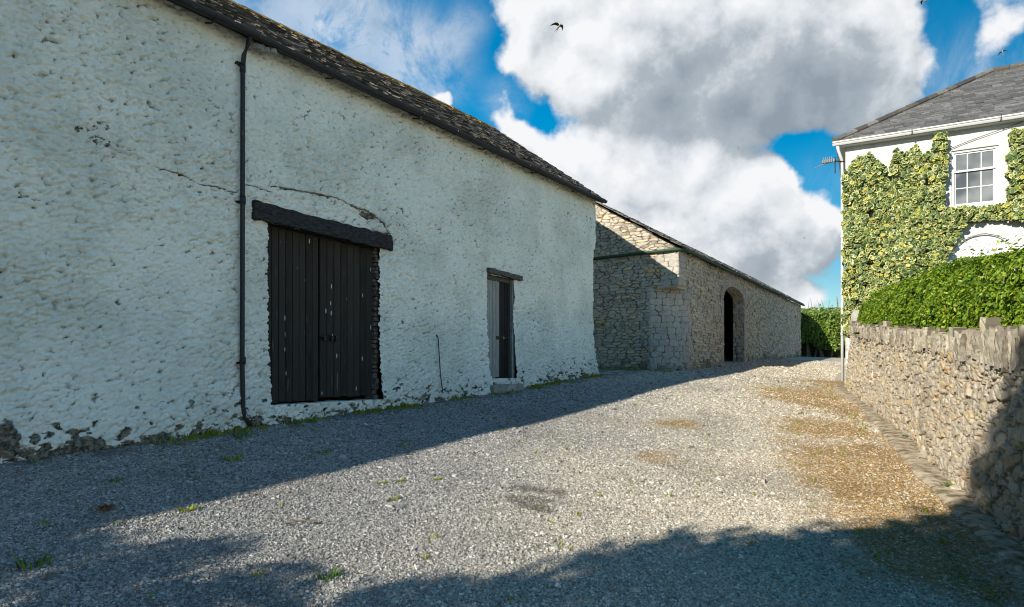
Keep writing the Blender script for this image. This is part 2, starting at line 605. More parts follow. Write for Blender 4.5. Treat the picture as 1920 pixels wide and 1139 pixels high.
def mat_gravel():
    m, b = material('limestone_chippings')
    r = b.island()
    co = b.coord()
    cool = b.ramp(r, [(0, (.07, .068, .065)), (.25, (.17, .164, .15)), (.6, (.28, .27, .248)), (.9, (.39, .38, .36)), (1, (.54, .525, .49))])
    warm = b.ramp(r, [(0, (.17, .14, .095)), (.25, (.34, .295, .225)), (.6, (.47, .42, .33)), (.9, (.59, .54, .44)), (1, (.80, .75, .65))])
    c = b.mix(b.attr('warm'), cool, warm)
    c = b.mix(b.math('MULTIPLY', b.noise(co, 90, 3), .35), c, (.16, .15, .14))
    c = b.mix(b.math('MULTIPLY', b.attr('damp'), .65), c, (.07, .062, .05))
    mo = b.math('MULTIPLY', b.attr('moss'), b.ss(b.noise(co, 30, 4), .35, .6))
    c = b.mix(b.math('MULTIPLY', mo, .8), c, b.mix(b.noise(co, 9, 3), (.16, .085, .008), (.42, .225, .02)))
    b.out(c, .85, None, .25)
    return m


def mat_render(name, base, base2, dirt_shade_c, dirt_shade_c2, bumpd=.004, sc=1.0):
    m, b = material(name)
    co = b.coord()
    c = b.mix(b.ss(b.noise(co, 1.1 * sc, 6, .65), .38, .66), base, base2)
    c = b.mix(b.math('MULTIPLY', b.ss(b.noise(co, 14 * sc, 5, .65), .5, .75), .25), c, dirt_shade_c2)
    d = b.attr('dirt')  # real dirt, plus the crease shade painted on the barn front
    dc = b.mix(b.ss(b.noise(co, 16, 6, .65), .38, .62), dirt_shade_c, dirt_shade_c2)
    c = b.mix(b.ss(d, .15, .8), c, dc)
    h = b.math('ADD', b.math('MULTIPLY', b.noise(co, 34 * sc, 6, .68), 1.0), b.math('MULTIPLY', b.noise(co, 170 * sc, 3, .6), .4))
    b.out(c, .92, b.bump(h, .7, bumpd), .15)
    return m


def mat_stone(name, stops, mortar, ash, bumpd=.006):
    """rubble masonry; the stones and joints themselves are in the mesh"""
    m, b = material(name)
    co = b.coord()
    r = b.attr('rnd')
    c = b.ramp(r, stops)
    c = b.mix(b.math('MULTIPLY', b.attr('ash'), .55), c, ash)
    c = b.mix(b.ss(b.noise(co, 7, 6, .65), .35, .75, 0, .45), c, (.52, .49, .43))
    c = b.mix(b.ss(b.noise(co, 23, 5, .65), .55, .75, 0, .5), c, (.13, .12, .10))
    c = b.mix(b.ss(b.noise(co, 2.2, 4, .6), .52, .72, 0, .35), c, (.15, .135, .11))
    c = b.mix(b.ss(b.noise(co, 4.2, 5, .7), .64, .74, 0, .45), c, (.60, .60, .57))
    c = b.mix(b.math('MULTIPLY', b.ss(b.attr('joint'), .13, .015), .85), c, mortar)
    c = b.mix(b.math('MULTIPLY', b.ss(b.attr('damp'), .3, .9), .6), c, (.05, .055, .035))
    h = b.math('ADD', b.noise(co, 38, 6, .65), b.math('MULTIPLY', b.noise(co, 120, 4, .6), .5))
    b.out(c, .93, b.bump(h, .9, bumpd), .15)
    return m


def mat_slate(name, stops, lichen=0.5, orange=0.3, rough=.75):
    m, b = material(name)
    co = b.coord()
    c = b.ramp(b.island(), stops)
    c = b.mix(b.ss(b.noise(co, 9, 5, .65), .35, .75, 0, .5), c, (.045, .04, .036))
    c = b.mix(b.ss(b.noise(co, 13, 6, .7), .66 - .1 * lichen, .72, 0, lichen), c, (.45, .44, .40))
    c = b.mix(b.math('MULTIPLY', b.ss(b.attr('lich'), .2, .8), b.ss(b.noise(co, 6, 6, .7), .56 - .16 * orange, .62, 0, 1)), c, (.34, .215, .035))
    b.out(c, rough, b.bump(b.noise(co, 45, 6, .65), .6, .006), .3)
    return m


def mat_plain(name, col, col2, scale=20, rough=.7, bumpd=.002, spec=.3, stretch=(1, 1, 1), metal=0.0, specks=0.0):
    m, b = material(name)
    co = b.coord()
    cs = b.vmath('MULTIPLY', co, stretch)
    f = b.noise(cs, scale, 5, .6)
    c = b.mix(b.ss(f, .3, .7), col, col2)
    if specks > .1:
        c = b.mix(b.math('MULTIPLY', b.island(), .5), c, (.05, .046, .038))
    if specks:
        vo = b.n('ShaderNodeTexVoronoi', {'Vector': b.vmath('MULTIPLY', co, (17, 17, 4.2)), 'Scale': 1.0})
        rc = b.n('ShaderNodeSeparateColor', {0: vo.outputs['Color']}).outputs[0]
        sp = b.math('MULTIPLY', b.ss(vo.outputs['Distance'], .2, .1), b.ss(rc, 1 - specks, 1 - specks + .01))
        c = b.mix(b.math('MULTIPLY', sp, .8), c, (.62, .62, .58))
        st = b.ss(b.noise(b.vmath('MULTIPLY', co, (14, 14, 1.6)), 1.3, 3, .5), .66, .76)
        c = b.mix(b.math('MULTIPLY', st, .14), c, (.5, .5, .48))
    b.out(c, rough, b.bump(f, .6, bumpd), spec, metal)
    return m


def mat_leaf(name, stops, rough=.45, trans=.25, spec=.4):
    m, b = material(name)
    co = b.coord()
    c = b.ramp(b.island(), stops)
    c = b.mix(b.ss(b.noise(co, 2.0, 3), .4, .7, 0, .35), c, stops[len(stops) // 2][1])
    b.out(c, rough, None, spec, 0, trans)
    return m


M = {}
M['ground'] = mat_ground()
M['gravel'] = mat_gravel()
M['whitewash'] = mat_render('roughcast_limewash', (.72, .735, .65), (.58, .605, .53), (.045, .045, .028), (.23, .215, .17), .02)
M['house_white'] = mat_render('house_roughcast', (.54, .54, .525), (.48, .48, .465), (.3, .28, .23), (.5, .48, .43), .02)
M['barn_stone'] = mat_stone('barn_rubble', [(0, (0.223, 0.191, 0.141)), (.2, (0.435, 0.376, 0.288)), (.42, (0.296, 0.262, 0.216)), (.6, (0.463, 0.412, 0.326)), (.78, (0.361, 0.312, 0.241)), (.9, (0.482, 0.383, 0.233)), (.955, (0.552, 0.372, 0.172)), (1, (0.470, 0.470, 0.408))],
                            (.085, .075, .058), (.33, .32, .29), .012)
M['wall_stone'] = mat_stone('garden_rubble', [(0, (.30, .25, .17)), (.2, (.42, .345, .24)), (.4, (.34, .30, .235)), (.6, (.48, .41, .30)), (.75, (.38, .32, .235)), (.88, (.48, .37, .20)), (.95, (.42, .27, .14)), (1, (.58, .53, .45))],
                            (.24, .19, .125), (.42, .40, .35), .013)
M['coping'] = mat_stone('coping_stone', [(0, (.10, .085, .06)), (.35, (.20, .17, .12)), (.6, (.155, .138, .105)), (.85, (.26, .23, .165)), (1, (.33, .30, .23))], (.07, .06, .045), (.36, .35, .31))
M['old_slate'] = mat_slate('old_stone_slate', [(0, (.02, .017, .013)), (.4, (.045, .038, .029)), (.75, (.075, .066, .053)), (1, (.16, .145, .12))], .5, 1.0)
M['barn_slate'] = mat_slate('grey_stone_slate', [(0, (.05, .045, .04)), (.5, (.105, .095, .082)), (1, (.20, .185, .16))], .5, .2)
M['house_slate'] = mat_slate('blue_grey_slate', [(0, (.085, .083, .08)), (.45, (.125, .123, .12)), (.85, (.155, .152, .147)), (1, (.20, .195, .185))], .3, .1, .6)
M['black_paint'] = mat_plain('black_gutter_paint', (.008, .008, .009), (.018, .018, .018), 25, .6, .001, .4, specks=.05)
M['green_paint'] = mat_plain('green_gutter_paint', (.022, .065, .032), (.015, .035, .02), 9, .6)
M['dark_door'] = mat_plain('dark_tarred_boards', (.017, .0145, .011), (.033, .029, .023), 5, .8, .002, .1, (6, 6, .6), specks=.24)
M['old_timber'] = mat_plain('blackened_timber', (.012, .012, .012), (.045, .043, .041), 6, .85, .008, .15, (2, 2, 9))
M['grey_door'] = mat_plain('weathered_grey_boards', (.20, .20, .18), (.31, .31, .28), 7, .85, .003, .15, (6, 6, .7))
M['black_door'] = mat_plain('black_door_boards', (.006, .006, .007), (.014, .014, .015), 12, .6, .002, .2, (6, 6, .7))
M['dark_lintel'] = mat_plain('grey_lintel_timber', (.045, .045, .04), (.12, .12, .105), 8, .9, .006, .1, (2, 2, 9))
M['jamb_white'] = mat_plain('limewashed_jamb', (.50, .52, .47), (.36, .36, .32), 12, .9, .008, .1)
M['iron'] = mat_plain('black_iron', (.012, .012, .012), (.035, .033, .03), 30, .45, .001, .5, metal=.5)
M['steel'] = mat_plain('worn_steel', (.12, .12, .125), (.2, .2, .2), 30, .5, .001, .4)
M['concrete'] = mat_plain('mossy_concrete', (.20, .19, .165), (.34, .33, .29), 6, .95, .008, .1)
M['channel'] = mat_plain('drain_concrete', (.13, .10, .055), (.46, .39, .29), 8, .95, .0015, .1)
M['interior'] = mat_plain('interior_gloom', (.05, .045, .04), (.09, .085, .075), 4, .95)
M['brick'] = mat_plain('exposed_brick', (.07, .05, .038), (.20, .17, .14), 14, .95, .006, .1)
M['white_paint'] = mat_plain('white_gloss_paint', (.60, .60, .585), (.54, .54, .53), 6, .45, .001, .4)
M['old_white'] = mat_plain('weathered_white_paint', (.70, .70, .66), (.55, .54, .5), 12, .8, .004, .2)
M['cable'] = mat_plain('dark_cable', (.03, .03, .03), (.06, .055, .05), 20, .6)
M['bark'] = mat_plain('grey_bark', (.10, .085, .065), (.18, .155, .12), 10, .95, .01, .1, (3, 3, .6))
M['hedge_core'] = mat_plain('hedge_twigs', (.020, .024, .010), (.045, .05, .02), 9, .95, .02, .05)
M['hedge_leaf'] = mat_leaf('hedge_leaves', [(0, (.035, .085, .006)), (.35, (.085, .17, .010)), (.65, (.15, .26, .014)), (.9, (.25, .35, .02)), (.97, (.36, .40, .03)), (1, (.34, .22, .05))])
M['far_leaf'] = mat_leaf('hedgerow_leaves', [(0, (.03, .065, .010)), (.4, (.085, .16, .02)), (.8, (.17, .26, .03)), (1, (.28, .33, .05))])
M['ivy_green'] = mat_leaf('ivy_leaf_green', [(0, (.022, .055, .014)), (.4, (.05, .10, .026)), (.75, (.085, .145, .04)), (.93, (.22, .27, .05)), (1, (.46, .44, .06))], .4, .15)
M['ivy_cream'] = mat_leaf('ivy_leaf_margin', [(0, (.18, .24, .06)), (.3, (.36, .38, .13)), (.65, (.56, .54, .26)), (.93, (.62, .53, .10)), (1, (.40, .20, .05))], .45, .15)
M['tree_leaf'] = mat_leaf('tree_leaves', [(0, (.03, .06, .012)), (.5, (.06, .11, .02)), (1, (.10, .16, .03))])
M['grass'] = mat_leaf('grass_blades', [(0, (.08, .14, .015)), (.4, (.16, .22, .02)), (.75, (.30, .32, .03)), (1, (.42, .36, .05))], .6, .3, .2)
M['weed'] = mat_leaf('weed_leaves', [(0, (.03, .08, .012)), (.6, (.08, .17, .02)), (1, (.16, .25, .03))], .5, .25, .3)
M['dead_leaf'] = mat_plain('dead_leaves', (.10, .045, .015), (.22, .12, .05), 20, .9)
M['bird_dark'] = mat_plain('swallow_feathers', (.012, .014, .022), (.03, .03, .035), 40, .6)
M['bird_pale'] = mat_plain('swallow_belly', (.32, .26, .15), (.42, .35, .22), 40, .8)


def mat_glass():
    m, b = material('window_glass')
    co = b.coord()
    c = b.mix(b.ss(b.noise(co, 1.2, 2), .3, .7), (.07, .075, .08), (.20, .21, .215))
    p = b.n('ShaderNodeBsdfPrincipled', {'Base Color': c, 'Roughness': .03, 'Specular IOR Level': .5, 'IOR': 1.52})
    o = b.n('ShaderNodeOutputMaterial')
    m.node_tree.links.new(p.outputs[0], o.inputs[0])
    return m


M['glass'] = mat_glass()

# ------------------------------------------------------------------ ground and gravel
gx = np.concatenate([-np.geomspace(600, 10, 26)[:-1], np.arange(-9.5, 16, .065), np.geomspace(16.2, 600, 40)])
gy = np.concatenate([-np.geomspace(500, 1, 30)[:-1], np.arange(0, 3, .3), np.arange(3.0, 20, .065), np.arange(20, 46, .25), np.geomspace(46.5, 1500, 30)])
GX, GY = np.meshgrid(gx, gy, indexing='ij')
GZ = ground(GX, GY)
near = (GX > -12) & (GX < 18) & (GY > 0) & (GY < 45)
und = .05 * (fbm(GX / 2.2, GY / 2.2, 5, 3) - .5) + .022 * (fbm(GX / .5, GY / .5, 6, 3) - .5)
wd_ = wall_d(GX, GY)
und = und - .05 * np.exp(-((wd_ - .55) / .2) ** 2) * (GY < 19)
GZ = GZ + np.where(near, und, 0)
mesh_np('ground', np.stack([GX, GY, GZ], -1), grid_faces(len(gx), len(gy)), M['ground'], smooth=True,
        attrs={'moss': np.where(near, moss_at(GX, GY), 0), 'damp': np.where(near, damp_at(GX, GY), 0), 'warm': warm_at(GX, GY)})['kind'] = 'structure'


def gz(x, y):
    """height of the finished ground, bumps and all"""
    x = np.asarray(x, float); y = np.asarray(y, float)
    z = ground(x, y)
    u = .05 * (fbm(x / 2.2, y / 2.2, 5, 3) - .5) + .022 * (fbm(x / .5, y / .5, 6, 3) - .5)
    return z + u - .05 * np.exp(-((wall_d(x, y) - .55) / .2) ** 2) * (y < 19)


def sample_lane(y0, y1, per_m2):
    x0, x1 = -6.5, 10.0 if y1 < 19 else 18.0
    n = int((x1 - x0) * (y1 - y0) * per_m2)
    x = RNG.uniform(x0, x1, n); y = RNG.uniform(y0, y1, n)
    ok = (barn_off(x, y) > .03) & ((wall_d(x, y) > .24 + .20 * RNG.random(n)) | (y > 18.2)) & ((y < 19.0) | (((x - CB[0]) * FN[0] + (y - CB[1]) * FN[1] > .15) & ((x - HC[0]) * HA[0] + (y - HC[1]) * HA[1] < -.3))) & (np.abs(x) < .86 * y + .6)
    return x[ok], y[ok]


def make_gravel():
    xs, ys, sz = [], [], []
    for y0, y1, d, s in ((2.6, 4.6, 10500, .0112), (4.6, 6.4, 6500, .0124), (6.4, 8.5, 3000, .0145), (8.5, 11.5, 1300, .0165), (11.5, 18, 620, .022), (18, 31, 230, .03)):
        x, y = sample_lane(y0, y1, d)
        xs.append(x); ys.append(y); sz.append(np.full(len(x), s))
    x = np.concatenate(xs); y = np.concatenate(ys); s = np.concatenate(sz)
    ms = moss_at(x, y); dm = damp_at(x, y)
    keep = RNG.random(len(x)) > .55 * ms + .45 * dm
    x, y, s, ms, dm = x[keep], y[keep], s[keep], ms[keep], dm[keep]
    n = len(x)
    size = s * np.exp(RNG.normal(0, .33, n))
    big = RNG.random(n) < .006
    size = np.where(big, size * 1.8, size)
    axes = np.stack([size * RNG.uniform(.8, 1.3, n), size * RNG.uniform(.6, 1.0, n), size * RNG.uniform(.4, .8, n)], 1)
    z = gz(x, y) + axes[:, 2] * RNG.uniform(-.25, .32, n)
    nrm = np.stack([RNG.normal(0, .35, n), RNG.normal(0, .35, n), np.ones(n)], 1)
    rot = rot_to(nrm, RNG.uniform(0, 6.28, n))
    L = CUBE[None] + RNG.uniform(-.22, .22, (n, 8, 3))
    L[:, 4:, :2] *= RNG.uniform(.55, .95, (n, 1, 1))
    V = np.einsum('nij,nkj->nki', rot, L * axes[:, None, :]) + np.stack([x, y, z], 1)[:, None, :]
    F = (CUBEF[None] + (np.arange(n) * 8)[:, None, None]).reshape(-1, 4)
    wa = warm_at(x, y)
    o = mesh_np('gravel', V, F, M['gravel'], attrs={'moss': np.repeat(ms, 8), 'damp': np.repeat(dm, 8), 'warm': np.repeat(wa, 8)})
    tag(o, 'loose grey limestone gravel spread over the farm lane', 'gravel', kind='stuff')


make_gravel()

# ------------------------------------------------------------------ white barn
S0, S1 = 1.2, 15.42
EAVE = 4.42
RIDGE_OFF, RIDGE_Z = -3.75, 7.36
SBACK = -19.0
DS0, DS1, DZ0, DZ1 = 5.42, 7.53, -.52, 2.03                # double door opening
ES0, ES1, EZ0, EZ1 = 10.53, 11.5, -.22, 1.93               # small door opening
barn = thing('white_barn', 'long whitewashed roughcast barn with dark double doors and slate roof', 'barn', W(8, -3.9, -.8))


def poly_d(u, v, pts):
    """distance from a polyline in the plane of a wall"""
    d = np.full(u.shape, 9.0)
    for (a, b), (c, e) in zip(pts[:-1], pts[1:]):
        L2 = (c - a) ** 2 + (e - b) ** 2
        t = np.clip(((u - a) * (c - a) + (v - b) * (e - b)) / L2, 0, 1)
        d = np.minimum(d, np.hypot(u - a - t * (c - a), v - b - t * (e - b)))
    return d


def wpx(px, py):
    """run and height of a point of the white front"""
    r = (px - 960) / 1200
    Y = -OFF0 / (WD[0] - WN[0] * r)
    X = r * Y
    return (X * WD[0] + Y * WD[1], (690 - py) / 1200 * Y)


def barn_front():
    S = lin([S0, DS0, DS1, ES0, ES1, S1], .0125)
    Z = lin([-1.25, DZ0, EZ0, EZ1, DZ1, EAVE + .12], .0125)
    U, V = np.meshgrid(S, Z, indexing='ij')
    Um, Vm = .5 * (U[1:, 1:] + U[:-1, :-1]), .5 * (V[1:, 1:] + V[:-1, :-1])
    hole = ((Um > DS0) & (Um < DS1) & (Vm > DZ0) & (Vm < DZ1)) | ((Um > ES0) & (Um < ES1) & (Vm > EZ0) & (Vm < EZ1))
    P0 = WD[None, None] * U[..., None] + WN[None, None] * OFF0
    gl = ground(P0[..., 0], P0[..., 1])
    hg = V - gl                                                    # height above the ground beside it
    a, bb = U * .94 + V * .34, V * .94 - U * .34
    lump = fbm(a / .115, bb / .062, 3, 4, .55)
    ridg = 1 - np.abs(2 * vn(a / .075 + 3, bb / .04, 9) - 1)
    big = fbm(U / .9, V / .9, 15, 3)
    wu = a + .06 * (fbm(U / .11, V / .11, 23, 3) - .5); wv_ = bb + .05 * (fbm(U / .1 + 9, V / .1, 24, 3) - .5)
    c1 = worley(wu, wv_, .088, .046, 25); c2 = worley(wu * 1.01 + 5, wv_, .046, .028, 27)
    dab = .042 * (.75 - c1 ** 1.4) * (.6 + .7 * vn(U / .18, V / .18, 29)) + .030 * (.75 - c2 ** 1.4)
    fine = .6 + .55 * sst(.35, .65, fbm(U / 1.6 + 4, V / 1.2, 21, 3))
    d = fine * (dab + .06 * (lump - .5) + .012 * (fbm(a / .042, bb / .026, 19, 3, .6) - .5)) + .045 * (big - .5)
    low = sst(.75, .1, hg)
    d += low * (.075 * (fbm(U / .28, V / .2, 33, 4, .6) - .5) + .05) + .05 * sst(1.6, 0, hg)
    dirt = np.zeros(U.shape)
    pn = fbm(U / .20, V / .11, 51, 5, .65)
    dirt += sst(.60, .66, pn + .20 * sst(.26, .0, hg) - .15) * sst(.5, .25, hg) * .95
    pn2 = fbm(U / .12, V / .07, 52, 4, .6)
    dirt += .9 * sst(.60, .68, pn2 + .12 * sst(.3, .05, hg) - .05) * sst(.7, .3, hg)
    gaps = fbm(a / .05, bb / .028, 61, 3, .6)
    dirt += .12 * sst(.66, .76, gaps) + (.60 * sst(.54, .84, c1) + .44 * sst(.56, .82, c2)) * (.5 + .5 * vn(U / .3, V / .3, 95))  # creases between dabs coloured dark to stand in for relief shade
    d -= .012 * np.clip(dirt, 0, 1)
    cracks = [[(505, 350), (540, 356), (580, 362), (625, 372), (655, 386), (690, 398), (715, 418), (728, 440)], [(300, 318), (330, 325), (370, 345), (415, 355), (443, 362)],
              [(455, 348), (480, 350), (505, 362)], [(655, 386), (672, 396)], [(165, 260), (230, 290), (300, 318)]]
    for k, c in enumerate(cracks):
        pts = [wpx(*p) for p in c]
        wob = .03 * (fbm(U / .12, V / .12, 70 + k, 3) - .5)
        dd = poly_d(U + wob, V + wob, pts)
        w = (.013 if k in (0, 3) else .008) * (.5 + vn(U / .15, V / .15, 80 + k))
        cr = sst(w * 1.5, w * .4, dd)
        d -= .022 * cr
        d += (.012 * sst(.12, .02, dd) if k == 0 else 0)
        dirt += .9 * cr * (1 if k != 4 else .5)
    for px, py, ru, rv, dep in ((688, 405, .18, .055, .05), (722, 440, .05, .04, .04), (753, 605, .035, .035, .04), (150, 244, .12, .05, .008), (188, 238, .09, .05, .008), (185, 266, .10, .05, .008),
                                (290, 828, .14, .11, -.035), (150, 838, .2, .12, -.03), (3, 822, .10, .2, -.07), (545, 800, .12, .1, .02), (850, 395, .2, .12, .0)):
        s, z = wpx(px, py)
        q = np.hypot((U - s) / ru, (V - z) / rv) + .8 * (fbm(U / .07, V / .07, int(px), 3) - .5)
        f = sst(1.15, .8, q)
        d -= dep * f
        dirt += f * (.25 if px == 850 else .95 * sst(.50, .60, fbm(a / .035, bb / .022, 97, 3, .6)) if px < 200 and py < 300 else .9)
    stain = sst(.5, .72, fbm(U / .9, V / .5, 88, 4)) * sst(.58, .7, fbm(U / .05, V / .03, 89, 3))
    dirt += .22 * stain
    edge = np.minimum(np.abs(U - DS1), np.abs(U - ES1))
    du = .02 * (fbm(U / .1, V / .07, 44, 3) - .5) * (1 + 1.8 * sst(.15, 0, edge))
    notch = -.12 * sst(3.22, 3.12, V) + .10 * sst(.9, .0, V - gl) + .05 * (fbm(U * 0, V / .12, 46, 3) - .5) + .04 * (V - 3) * .3
    du = du + notch * sst(14.6, S1, U)
    d = d - .10 * sst(S1 - .10, S1, U) ** 2
    Pp = WD * (U + du)[..., None] + WN * (OFF0 + d)[..., None]
    Pp[..., 2] = V + .012 * (fbm(U / .11, V / .08, 45, 3) - .5)
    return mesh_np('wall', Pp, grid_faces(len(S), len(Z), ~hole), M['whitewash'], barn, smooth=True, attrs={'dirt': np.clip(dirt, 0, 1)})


barn_front()

# the rest of the shell: the front beyond the frame, the end walls and the back
sh = MB()
Zt = EAVE + .1
sh.obox(W(SBACK, -.35, -1.8), WD, WN, (0, 0, 1), S0 - SBACK, .34, Zt + 1.8)
for s in (SBACK, S1 - .32):
    a = [W(s, -.36, -1.8), W(s + .3, -.36, -1.8), W(s + .3, -7.2, -1.8), W(s, -7.2, -1.8)]
    b_ = [W(s, -.36, Zt), W(s + .3, -.36, Zt), W(s + .3, -7.2, Zt), W(s, -7.2, Zt)]
    sh.hexa(a + b_)
    rz_ = RIDGE_Z - .12 - (.343 if s < 0 else .01)
    r1, r2 = W(s, RIDGE_OFF, rz_), W(s + .3, RIDGE_OFF, rz_)
    sh.add([b_[0], b_[1], b_[2], b_[3], r1, r2], [(0, 4, 3), (1, 2, 5), (0, 1, 5, 4), (3, 4, 5, 2)])
sh.obox(W(SBACK, -7.5, -1.8), WD, WN, (0, 0, 1), S1 - SBACK, .29, Zt + 1.8)
sh.build('rear_wall', M['whitewash'], barn)
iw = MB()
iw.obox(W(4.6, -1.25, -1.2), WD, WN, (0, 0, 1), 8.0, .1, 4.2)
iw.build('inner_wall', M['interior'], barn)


def slates(o, ud, vd, nd, L, H, gauge, width, thick, seed, keep=None, rag=.02):
    """overlapping slates on a slope: o eave corner, ud along the eave, vd up the slope, nd out of it"""
    rg = np.random.default_rng(seed)
    rows = int(H / gauge) + 1
    Vs, us, vs = [], [], []
    for j in range(rows):
        u = -rg.uniform(0, width)
        while u < L:
            w = width * rg.uniform(.75, 1.3)
            us.append((u, min(w, L - u + .05))); vs.append(j)
            u += w
    us = np.array(us); vs = np.array(vs, float)
    n = len(us)
    u0 = us[:, 0] + rg.uniform(.0, .006, n); u1 = us[:, 0] + us[:, 1] - rg.uniform(.002, .01, n)
    v0 = vs * gauge + rg.normal(0, rag, n); v1 = np.minimum(v0 + gauge * 1.9, H + .02)
    lift = thick * rg.uniform(.7, 1.5, n)
    tl = rg.normal(0, thick * .35, n)
    if keep is not None:
        k = keep((u0 + u1) / 2, (v0 + gauge * .5))
        u0, u1, v0, v1, lift, tl = [q[k] for q in (u0, u1, v0, v1, lift, tl)]
        n = len(u0)
    o = np.array(o, float); ud = np.array(ud); vd = np.array(vd); nd = np.array(nd)

    def pt(u, v, h):
        return o[None] + ud[None] * u[:, None] + vd[None] * v[:, None] + nd[None] * h[:, None]
    zz = np.full(n, -.004)
    P = np.stack([pt(u0, v0, lift * .9 + tl), pt(u1, v0, lift * .9 - tl), pt(u1, v1, zz), pt(u0, v1, zz),
                  pt(u0, v0, lift * .9 + tl + thick), pt(u1, v0, lift * .9 - tl + thick), pt(u1, v1, zz + thick * .8), pt(u0, v1, zz + thick * .8)], 1)
    F = (CUBEF[None] + (np.arange(n) * 8)[:, None, None]).reshape(-1, 4)
    return P.reshape(-1, 3), F, np.repeat(v0 / H, 8)


def slope_axes(eave_pt, ridge_pt, ud):
    v = np.array(ridge_pt) - np.array(eave_pt)
    v = v - ud * np.dot(v, ud)
    H = np.linalg.norm(v); v /= H
    n = np.cross(ud, v)
    if n[2] < 0: n = -n
    return v, n, H


def sag(s):
    return -.0245 * np.clip(S1 - s, 0, 14)


def barn_roof():
    e = W(2.0, .20, EAVE + .06)
    v, n, H = slope_axes(e, W(2.0, RIDGE_OFF, RIDGE_Z), WD)
    V, F, lv = slates(W(SBACK, .20, EAVE + .06), WD, v, n, S1 + .15 - SBACK, H, .21, .27, .022, 3, rag=.022)
    # sag the old roof a little
    s = V @ WD
    V[:, 2] += .05 * (fbm(s / 2.5, lv * 2, 4, 2) - .5) * 1.2 + sag(s) * np.clip(((V @ v) - e @ v) / H, 0, 1)
    rid = sst(.70, 1.0, lv) * .75 + .25 * (fbm(s / .7, lv * 3, 8, 3) - .3)
    r = mesh_np('roof', V, F, M['old_slate'], barn, attrs={'lich': np.clip(rid, 0, 1)})
    m = MB()
    t = .05
    for off0, off1 in ((.16, RIDGE_OFF), (-7.66, RIDGE_OFF)):
        for sa, sb_ in ((SBACK + .02, S1 - 14), (S1 - 14, S1 + .10)):
            a = W(sa, off0, EAVE + .035); b = W(sb_, off0, EAVE + .035)
            c = W(sb_, off1, RIDGE_Z - .05 + float(sag(sb_))); d = W(sa, off1, RIDGE_Z - .05 + float(sag(sa)))
            dn = np.array([0, 0, -t])
            m.hexa([a + dn, b + dn, c + dn, d + dn, a, b, c, d])
    m.build('roof_deck', M['interior'], barn)
    m = MB()
    k = 0; s = SBACK
    while s < S1 + .1:
        w = .42
        zo = random.uniform(-.012, .012) + float(sag(s))
        a = [W(s, RIDGE_OFF + .17, RIDGE_Z - .07 + zo), W(s + w, RIDGE_OFF + .17, RIDGE_Z - .07 + zo), W(s + w, RIDGE_OFF, RIDGE_Z + .07 + zo), W(s, RIDGE_OFF, RIDGE_Z + .07 + zo),
             W(s, RIDGE_OFF - .17, RIDGE_Z - .07 + zo), W(s + w, RIDGE_OFF - .17, RIDGE_Z - .07 + zo)]
        m.add(a, [(0, 1, 2, 3), (3, 2, 5, 4), (0, 3, 4), (1, 5, 2)])
        s += w + .006
    o = m.build('ridge_tiles', M['old_slate'], r)
    o.data.attributes.new('lich', 'FLOAT', 'POINT').data.foreach_set('value', np.full(len(o.data.vertices), .95, np.float32))


barn_roof()

g = MB()
sg = np.linspace(-3, S1 + .06, 50)
g.tube([W(s, .255, EAVE + .02 + .012 * math.sin(s * 1.7)) for s in sg], .062, 8, True, math.pi, 2 * math.pi)
g.tube([W(s, .225, EAVE + .028 + .012 * math.sin(s * 1.7)) for s in sg], .05, 6, True)
gut = g.build('gutter', M['black_paint'], barn, True)
for s in np.arange(2.6, S1, 1.9):
    gb_ = MB()
    gb_.tube([W(s, .05, EAVE - .01), W(s, .18, EAVE - .05), W(s, .255, EAVE - .05), W(s, .325, EAVE + .02)], .012, 6)
    gb_.build('gutter_bracket', M['black_paint'], gut)
rd = MB()
for i in range(9):                                                   # nest and mortar lumps stuck under the gutter beside the pipe
    c = W(5.2 + random.uniform(-.05, .22), .17 + random.uniform(-.05, .06), EAVE - .05 + random.uniform(-.05, .02))
    rr = random.uniform(.02, .045)
    rd.hexa([c + np.array(p) * rr * 2 * random.uniform(.8, 1.2) for p in CUBE])
rd.build('mortar_lumps', M['concrete'], gut)

PS = 4.985
zg = float(ground(*W(PS, .1, 0)[:2]))
pp = MB()
pp.tube([W(PS + .02, .24, EAVE - .02), W(PS + .02, .20, EAVE - .10), W(PS + .01, .115, EAVE - .24), W(PS, .105, EAVE - .4), W(PS - .005, .105, 2.2), W(PS - .012, .11, 0), W(PS - .012, .13, zg + .30),
         W(PS + .01, .145, zg + .16), W(PS + .06, .19, zg + .05)], .031, 12)
for z in (EAVE - .42, 2.25, .1):
    pp.tube([W(PS - .004, .107, z - .05), W(PS - .004, .107, z + .05)], .039, 12)
dp = pp.build('drainpipe', M['black_paint'], barn, True)
for z in (EAVE - .36, 2.2, .05):
    pb = MB()
    pb.obox(W(PS - .065, .0, z), WD, WN, (0, 0, 1), .13, .07, .03)
    pb.build('pipe_bracket', M['iron'], dp)

